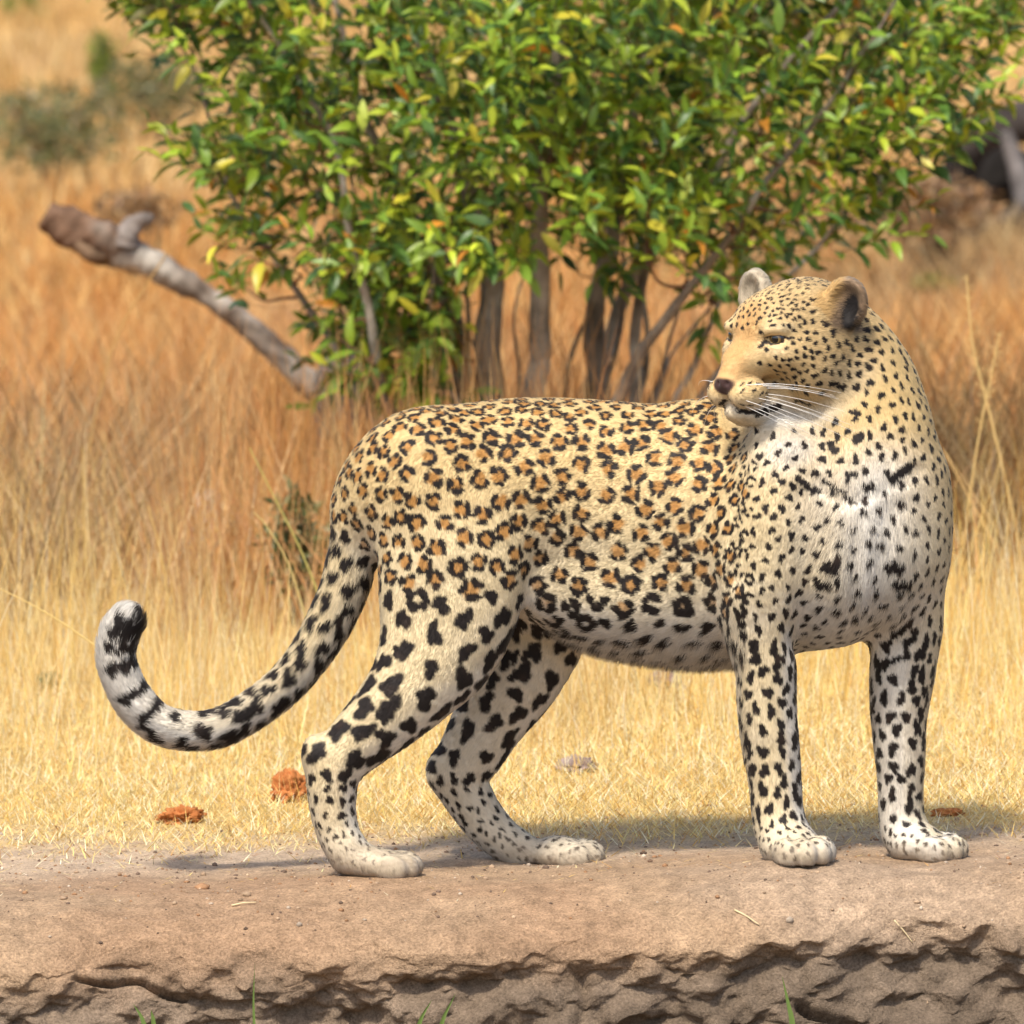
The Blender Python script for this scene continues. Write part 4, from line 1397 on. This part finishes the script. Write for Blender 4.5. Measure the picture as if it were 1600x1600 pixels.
by = 13.0
bgz = float(ground_z(np.array([1.3]), np.array([by]))[0])
burnt = empty('charred_stump', tuple(P(1560, pix(np.array([1.3, by, bgz]))[1], by)), 'blackened hollow fallen trunk behind the shrub in tall grass', 'dead trunk')
gp = pix(np.array([1.3, by, bgz]))[1]
sc_b = 1060 * 15 / (15 + by)
CH = ((.018, .015, .013), (.075, .062, .055))
wood('trunk', [(1468, gp), (1482, 340), (1512, 232), (1562, 196), (1640, 200), (1760, 290), (1860, gp)], [by] * 7, [24, 26, 30, 32, 36, 40, 46], sc_b, WOOD, burnt, CH, 151)
wood('hollow_shade', [(1545, gp), (1550, 420), (1560, 300), (1600, 235)], [by + .25] * 4, [60, 58, 55, 40], sc_b, WOOD, burnt, ((.008, .007, .006), (.02, .017, .015)), 155)  # near-black inner piece: shade under the arch put into its colour
wood('branch', [(1612, gp), (1604, 330), (1590, 262), (1570, 205)], [by - .05] * 4, [18, 17, 15, 11], sc_b, WOOD, burnt, ((.10, .09, .085), (.22, .20, .19)), 161)
wood('branch', [(1440, gp), (1505, 370), (1600, 330), (1720, 300)], [by - .12] * 4, [9, 11, 12, 14], sc_b, WOOD, burnt, ((.06, .05, .04), (.13, .10, .08)), 165)

# ================================================================== small bushes and weeds
def weed(name, label, cat, px, py, Y, wpx, hpx, n, lsize, cols, wts, group=None, wide=.42, stems_n=5):
    """a low plant: thin stems and many small leaves; base on the ground"""
    s = 1060 * 15 / (15 + Y)
    x0 = float(P(px, py, Y)[0])
    z0 = drop(x0, Y)
    e = empty(name, (x0, Y, z0), label, cat, group)
    w, h = wpx / s, hpx / s
    cen = P(px, py, Y)
    st = []
    for k in range(stems_n):
        a = rng.uniform(0, 6.283); rr = rng.uniform(.1, .45)
        tip = np.array([x0 + math.cos(a) * w * rr, Y + math.sin(a) * w * rr, cen[2] + h * rng.uniform(-.1, .45)])
        b0 = np.array([x0 + rng.uniform(-.1, .1) * w, Y + rng.uniform(-.1, .1) * w, z0 - .01])
        st.append(tube(catmull([b0, (b0 + tip) / 2 + rng.normal(0, .03 * w, 3), tip], 4), np.linspace(.006 * max(1, Y / 8), .002, 9), 5, cap=False))
    V, F = join_vf(st)
    child_at('stem', new_mesh('stem', V, F, np.broadcast_to((.16, .13, .08), (len(V), 3))), BARK, e, kind='stuff')
    q = rng.normal(0, 1, (n, 3)); q /= np.linalg.norm(q, axis=1, keepdims=True); q *= rng.random((n, 1)) ** .45
    q = cen + q * np.array([w / 2, w / 2, h / 2])
    q = q[fbm(q * (2.2 / max(w, .1)) * 2, 2, int(px)) > -.35]
    q[:, 2] = np.maximum(q[:, 2], z0 + .01)
    n = len(q)
    d = rng.normal(0, 1, (n, 3)) + np.array([0, 0, .5])
    me = leaves_mesh('foliage', q, frames(d, rng.normal(0, 1, (n, 3)) + np.array([0, 0, .8])), lsize * rng.uniform(.7, 1.3, n), palette(n, cols, wts))
    child_at('foliage', me, LEAFM, e, kind='stuff')
OLIVE = [(.15, .16, .05), (.22, .20, .08), (.10, .12, .045), (.28, .22, .11)]
GREEN = [(.16, .22, .03), (.24, .27, .035), (.10, .16, .03)]
weed('olive_bush', 'grey-green bush far off on the pale plain beyond the dead trunk', 'bush', 75, 205, 16.0, 260, 150, 1300, .035, OLIVE, (3, 3, 2, 2), 'blurred bushes on the plain')
weed('olive_bush', 'low dark bush on the pale plain, half hidden by the shrub crown', 'bush', 240, 140, 18.6, 190, 110, 900, .035, OLIVE, (3, 2, 3, 2), 'blurred bushes on the plain')
weed('olive_bush', 'small upright green bush standing between the two far bushes', 'bush', 160, 95, 20, 42, 100, 300, .035, GREEN, (3, 1, 2), 'blurred bushes on the plain')
weed('olive_bush', 'little green bush on the empty pale plain above the others', 'bush', 35, 12, 26, 70, 45, 250, .04, GREEN, (2, 2, 2), 'blurred bushes on the plain')
DRY = [(.30, .17, .07), (.22, .12, .055), (.36, .24, .11), (.16, .10, .05)]
weed('dry_bush', 'dry brown twiggy bush beneath the blackened trunk', 'bush', 1455, 330, 11.5, 230, 120, 700, .034, DRY, (3, 3, 2, 2), 'dry bushes in the grass', stems_n=14)
weed('dry_bush', 'dry brown twiggy bush behind the dead trunk', 'bush', 215, 330, 12.0, 150, 70, 350, .034, DRY, (3, 2, 3, 2), 'dry bushes in the grass', stems_n=10)
weed('weed', 'dark olive weed in the grass between the tail and the rump', 'weed', 462, 850, 3.4, 100, 170, 420, .030, OLIVE, (3, 2, 3, .5), 'weeds in the grass')
weed('weed', 'dull green weed clump in brown grass behind the neck', 'weed', 1452, 575, 9.0, 80, 75, 300, .032, OLIVE, (3, 1, 3, 0), 'weeds in the grass')
weed('weed', 'yellow-green weed in brown grass beside the ear', 'weed', 1462, 462, 11.0, 70, 60, 260, .032, GREEN, (1, 4, .5), 'weeds in the grass')
weed('weed', 'small olive weed in the yellow grass by the tail tip', 'weed', 80, 1090, 2.5, 46, 70, 120, .018, OLIVE, (3, 2, 2, 1), 'weeds in the grass')

# ================================================================== tall seed stems
SEED = attr_mat('seed_stalk', .7, .2, .15)
def stalk(label, pts, Y, wpx=3.2, head=True, col=(.66, .47, .19)):
    s = 1060 * 15 / (15 + Y)
    c = catmull(pts, 6)
    x0 = float(P(c[0, 0], c[0, 1], Y)[0]); z0 = drop(x0, Y)
    w = P(c[:, 0], c[:, 1], np.full(len(c), Y))
    w = np.vstack([[w[0, 0], Y, z0 - .01], w]) if w[0, 2] > z0 else w
    e = empty('grass_stalk', tuple(w[0]), label, 'grass stalk', 'tall grass stalks')
    V, F = tube(w, np.linspace(wpx / s / 2, wpx / s / 4, len(w)), 6, cap=False)
    child_at('stem', new_mesh('stem', V, F, np.broadcast_to(col, (len(V), 3))), SEED, e)
    if head:
        pr = []
        for k in range(34):
            i = int(len(w) * (.52 + .47 * k / 34)); i = min(i, len(w) - 2)
            t = unit(w[i + 1] - w[i]); sd = (1 if k % 2 else -1)
            d = unit(t * .55 + np.array([sd * .8, rng.uniform(-.6, .6), rng.uniform(-.15, .15)]))
            L = rng.uniform(.010, .024) * (1 - .5 * k / 34)
            q = w[i] + (w[i + 1] - w[i]) * rng.random()
            pr.append(tube(np.array([q, q + d * L * .5 + t * .002, q + d * L]), np.array([.0004, .0005, .0007]) * 820 / s * .9, 4, cap=False))
        V, F = join_vf(pr)
        child_at('seed_head', new_mesh('seed_head', V, F, np.broadcast_to(np.array(col) * 1.08, (len(V), 3))), SEED, e, kind='stuff')
stalk('tall pale stalk with feathery seed head standing behind the leopard\'s neck', [(1600, 900), (1580, 790), (1545, 640), (1520, 540), (1510, 430)], 3.4, 5.5)
stalk('pale stalk leaning away from the chest, its feathery top bent over', [(1500, 900), (1515, 780), (1530, 680), (1548, 590), (1562, 520)], 3.3, 4.5)
stalk('long pale stalk leaning across the grass in front of the dead trunk', [(128, 900), (135, 740), (160, 600), (190, 510), (232, 440), (262, 395)], 4.6, 4.5, False, (.58, .36, .13))
stalk('thin green-tinged stalk leaning over the dark weed near the tail', [(510, 960), (470, 860), (430, 780), (390, 700)], 2.6, 3.4, False, (.52, .46, .14))
stalk('thin bent stalk crossing the weed beside the tail', [(480, 970), (450, 880), (415, 820), (395, 800)], 2.5, 3.0, False, (.62, .50, .20))
stalk('slanting straw stalk lying over the grass left of the tail tip', [(150, 1010), (100, 975), (50, 945), (0, 920)], 1.4, 3.6, False, (.70, .52, .20))
stalk('straight thin stem in yellow grass beside the tail', [(262, 1000), (258, 900), (232, 790)], 2.8, 3.6, False, (.66, .46, .17))
stalk('upright thin stem rising from brown grass near the dead trunk', [(140, 960), (132, 830), (130, 700)], 3.4, 3.6, False, (.62, .44, .16))
stalk('dry stalk with seed head in ochre grass beyond the chest', [(1545, 830), (1540, 700), (1535, 600), (1522, 500)], 5.0, 4.0, True, (.52, .31, .12))

# ================================================================== stones, clods, litter
def lump(n_sub, r, seed, rough, freq):
    bm = bmesh.new(); bmesh.ops.create_icosphere(bm, subdivisions=n_sub, radius=1)
    V = np.array([v.co[:] for v in bm.verts]); F = np.array([[v.index for v in f.verts] for f in bm.faces], np.int32); bm.free()
    k = 1 + rough * fbm(V * freq + seed, 4, seed)[:, None] + .4 * rough * fbm(V * freq * 4 + seed, 3, seed + 3)[:, None]
    return V * k * np.asarray(r), F
ROCK = attr_mat('rock_and_clod', .95, .1, 0, 60.0)
def rock(name, label, cat, px, py, Y, r, cols, seed, group=None, rough=.35, freq=1.5, sub=4, sink=.35):
    V, F = lump(sub, r, seed, rough, freq)
    x0 = float(P(px, py, Y)[0]); z0 = drop(x0, Y)
    f = smoothstep(-.4, .5, fbm(V * (2.5 / max(r)), 3, seed + 4))[:, None]
    col = np.array(cols[0]) * (1 - f) + np.array(cols[1]) * f
    o = add_obj(name, new_mesh(name, V, F, col), ROCK, label=label, cat=cat, group=group)
    o.location = (x0, Y, z0 + r[2] * (1 - 2 * sink) * .6)
    o.rotation_euler = (0, 0, seed)
    return o
def gy_at(px, py):
    return float(on_ground(px, py)[1])
RED = ((.34, .115, .035), (.46, .19, .065)); GREY = ((.22, .19, .18), (.42, .38, .36))
rock('earth_clod', 'crumbly red-orange clod lying in straw under the tail', 'clod', 285, 1272, gy_at(285, 1284), (.031, .024, .016), RED, 3, 'red earth clods', .75, 2.6, 5, .2)
rock('earth_clod', 'taller red-orange clod in straw behind the raised hind heel', 'clod', 452, 1222, gy_at(452, 1250), (.032, .026, .034), RED, 8, 'red earth clods', .7, 2.4, 5, .2)
rock('earth_clod', 'small red clod behind the outer front paw', 'clod', 1478, 1268, gy_at(1478, 1274), (.026, .016, .008), RED, 13, 'red earth clods', .6, 2.4, 4, .2)
rock('stone', 'pale grey stone half buried in grass beside the tail', 'stone', 330, 872, 4.7, (.050, .04, .085), ((.27, .21, .17), (.42, .35, .29)), 21, 'stones in the grass', .35, 1.6, 4, .1)
rock('stone', 'dark grey stone against the rump in brown grass', 'stone', 540, 752, 6.0, (.07, .06, .20), ((.06, .055, .05), (.13, .115, .105)), 27, 'stones in the grass', .35, 1.6, 4, .0)
rock('bark_piece', 'flat grey-brown bark fragment in straw behind the hind legs', 'bark', 900, 1192, gy_at(900, 1200), (.085, .03, .011), ((.20, .14, .11), (.34, .26, .22)), 33, None, .6, 2.4, 4, .2)
rock('bark_piece', 'small dark bark flake in the straw between belly and legs', 'bark', 1040, 1062, gy_at(1040, 1075), (.035, .02, .02), ((.16, .10, .08), (.28, .20, .16)), 37, None, .6, 2.4, 4, .2)

# gravel and straw crumbs on the bare bank
n = 2200
gx_, gyy = rng.uniform(-.95, .95, n), rng.uniform(-.38, .62, n)
gz_ = drop_many(gx_, gyy)
V0, F0 = lump(1, (1, 1, .7), 3, .35, 1.2)
siz = np.exp(rng.normal(math.log(.0016), .5, n))
ang = rng.uniform(0, 6.283, n)
Rz = np.zeros((n, 3, 3)); Rz[:, 0, 0] = Rz[:, 1, 1] = np.cos(ang); Rz[:, 0, 1] = -np.sin(ang); Rz[:, 1, 0] = np.sin(ang); Rz[:, 2, 2] = 1
V = np.einsum('vk,njk->nvj', V0, Rz) * siz[:, None, None] * rng.uniform(.7, 1.3, (n, 1, 3)) + np.stack([gx_, gyy, gz_ + siz * .2], -1)[:, None]
F = (np.arange(n)[:, None, None] * len(V0) + F0[None]).reshape(-1, 3)
pc = np.repeat(palette(n, [(.40, .28, .18), (.16, .11, .08), (.30, .17, .09), (.46, .37, .28)], (4, 3, 2, 1)), len(V0), 0)
add_obj('gravel', new_mesh('gravel', V.reshape(-1, 3), F, pc), ROCK, label='tiny stones and soil crumbs scattered on the bare bank', cat='gravel', kind='stuff')
n = 2600
gx_, gyy = rng.uniform(-.95, .95, n), -.36 + 1.0 * rng.random(n) ** .4
V, F, C = blades(gx_, gyy, drop_many(gx_, gyy) + .005, np.exp(rng.normal(math.log(.012), .5, n)), rng.uniform(.0010, .0020, n), np.full(n, .97), palette(n, STRAW + [(.36, .14, .05), (.24, .13, .07)], (3, 3, 2, 3, 2, 2, 2)), .05)
add_obj('straw_crumbs', new_mesh('straw_crumbs', V, F, C, smooth=False), GRASS, label='loose bits of broken straw lying on the bare bank', cat='straw', kind='stuff')
# single straws on the bank
for lab, a, b_ in (('pale straw lying on the bank slope under the front paw', (1148, 1424), (1186, 1448)), ('bent pale straw on the bank edge below the outer front paw', (1397, 1440), (1426, 1476)), ('short pale straw on the bank ahead of the hind paw', (362, 1417), (400, 1413))):
    p, q = on_ground(*a), on_ground(*b_)
    m_ = (p + q) / 2 + np.array([0, 0, .004])
    V, F = tube(catmull([p + (0, 0, .002), m_, q + (0, 0, .003)], 5), np.linspace(.0016, .0008, 11), 6)
    add_obj('straw', new_mesh('straw', V, F, np.broadcast_to((.72, .58, .34), (len(V), 3))), SEED, label=lab, cat='straw', group='straws on the bank')
# fresh green blades at the foot of the bank
def sprout(label, tips, w):
    root = on_ground(tips[0][0][0], 1598)
    Y0 = root[1] - .03
    x0 = float(P(tips[0][0][0], 1640, Y0)[0])
    e = empty('green_sprout', (x0, Y0, float(P(0, 1660, Y0)[2])), label, 'grass tuft', 'green sprouts at the foot of the bank')
    for pts in tips:
        c = P(*np.array(catmull([(pts[0][0] - .25 * (pts[1][0] - pts[0][0]), 1660)] + list(pts), 4)).T, Y0)
        t = np.linspace(0, 1, len(c))
        hw = w * np.clip(1 - t ** 2.2, .04, 1)[:, None] * np.array([1, .25, 0])
        mid_ = c + np.array([0, .0012, 0])
        V = np.stack([c - hw, mid_, c + hw], 1).reshape(-1, 3)
        F = []
        for k in range(len(c) - 1):
            F += [(3 * k, 3 * k + 1, 3 * k + 4, 3 * k + 3), (3 * k + 1, 3 * k + 2, 3 * k + 5, 3 * k + 4)]
        child_at('blade', new_mesh('blade', V, np.array(F), np.broadcast_to((.16, .24, .055), (len(V), 3))), LEAFM, e)
sprout('pair of leaning fresh green blades below the hind paws', [[(655, 1600), (675, 1562)], [(690, 1600), (712, 1552)]], .0042)
sprout('single tall green blade at the bank foot below the front paw', [[(1238, 1600), (1232, 1570), (1222, 1525)]], .0046)
sprout('two short blurred green blades at the bank foot under the split crust', [[(225, 1600), (208, 1568)], [(240, 1600), (236, 1578)]], .0042)
sprout('thin green blade at the bank foot below the tail', [[(397, 1600), (396, 1560), (398, 1505)]], .0022)
print('done')
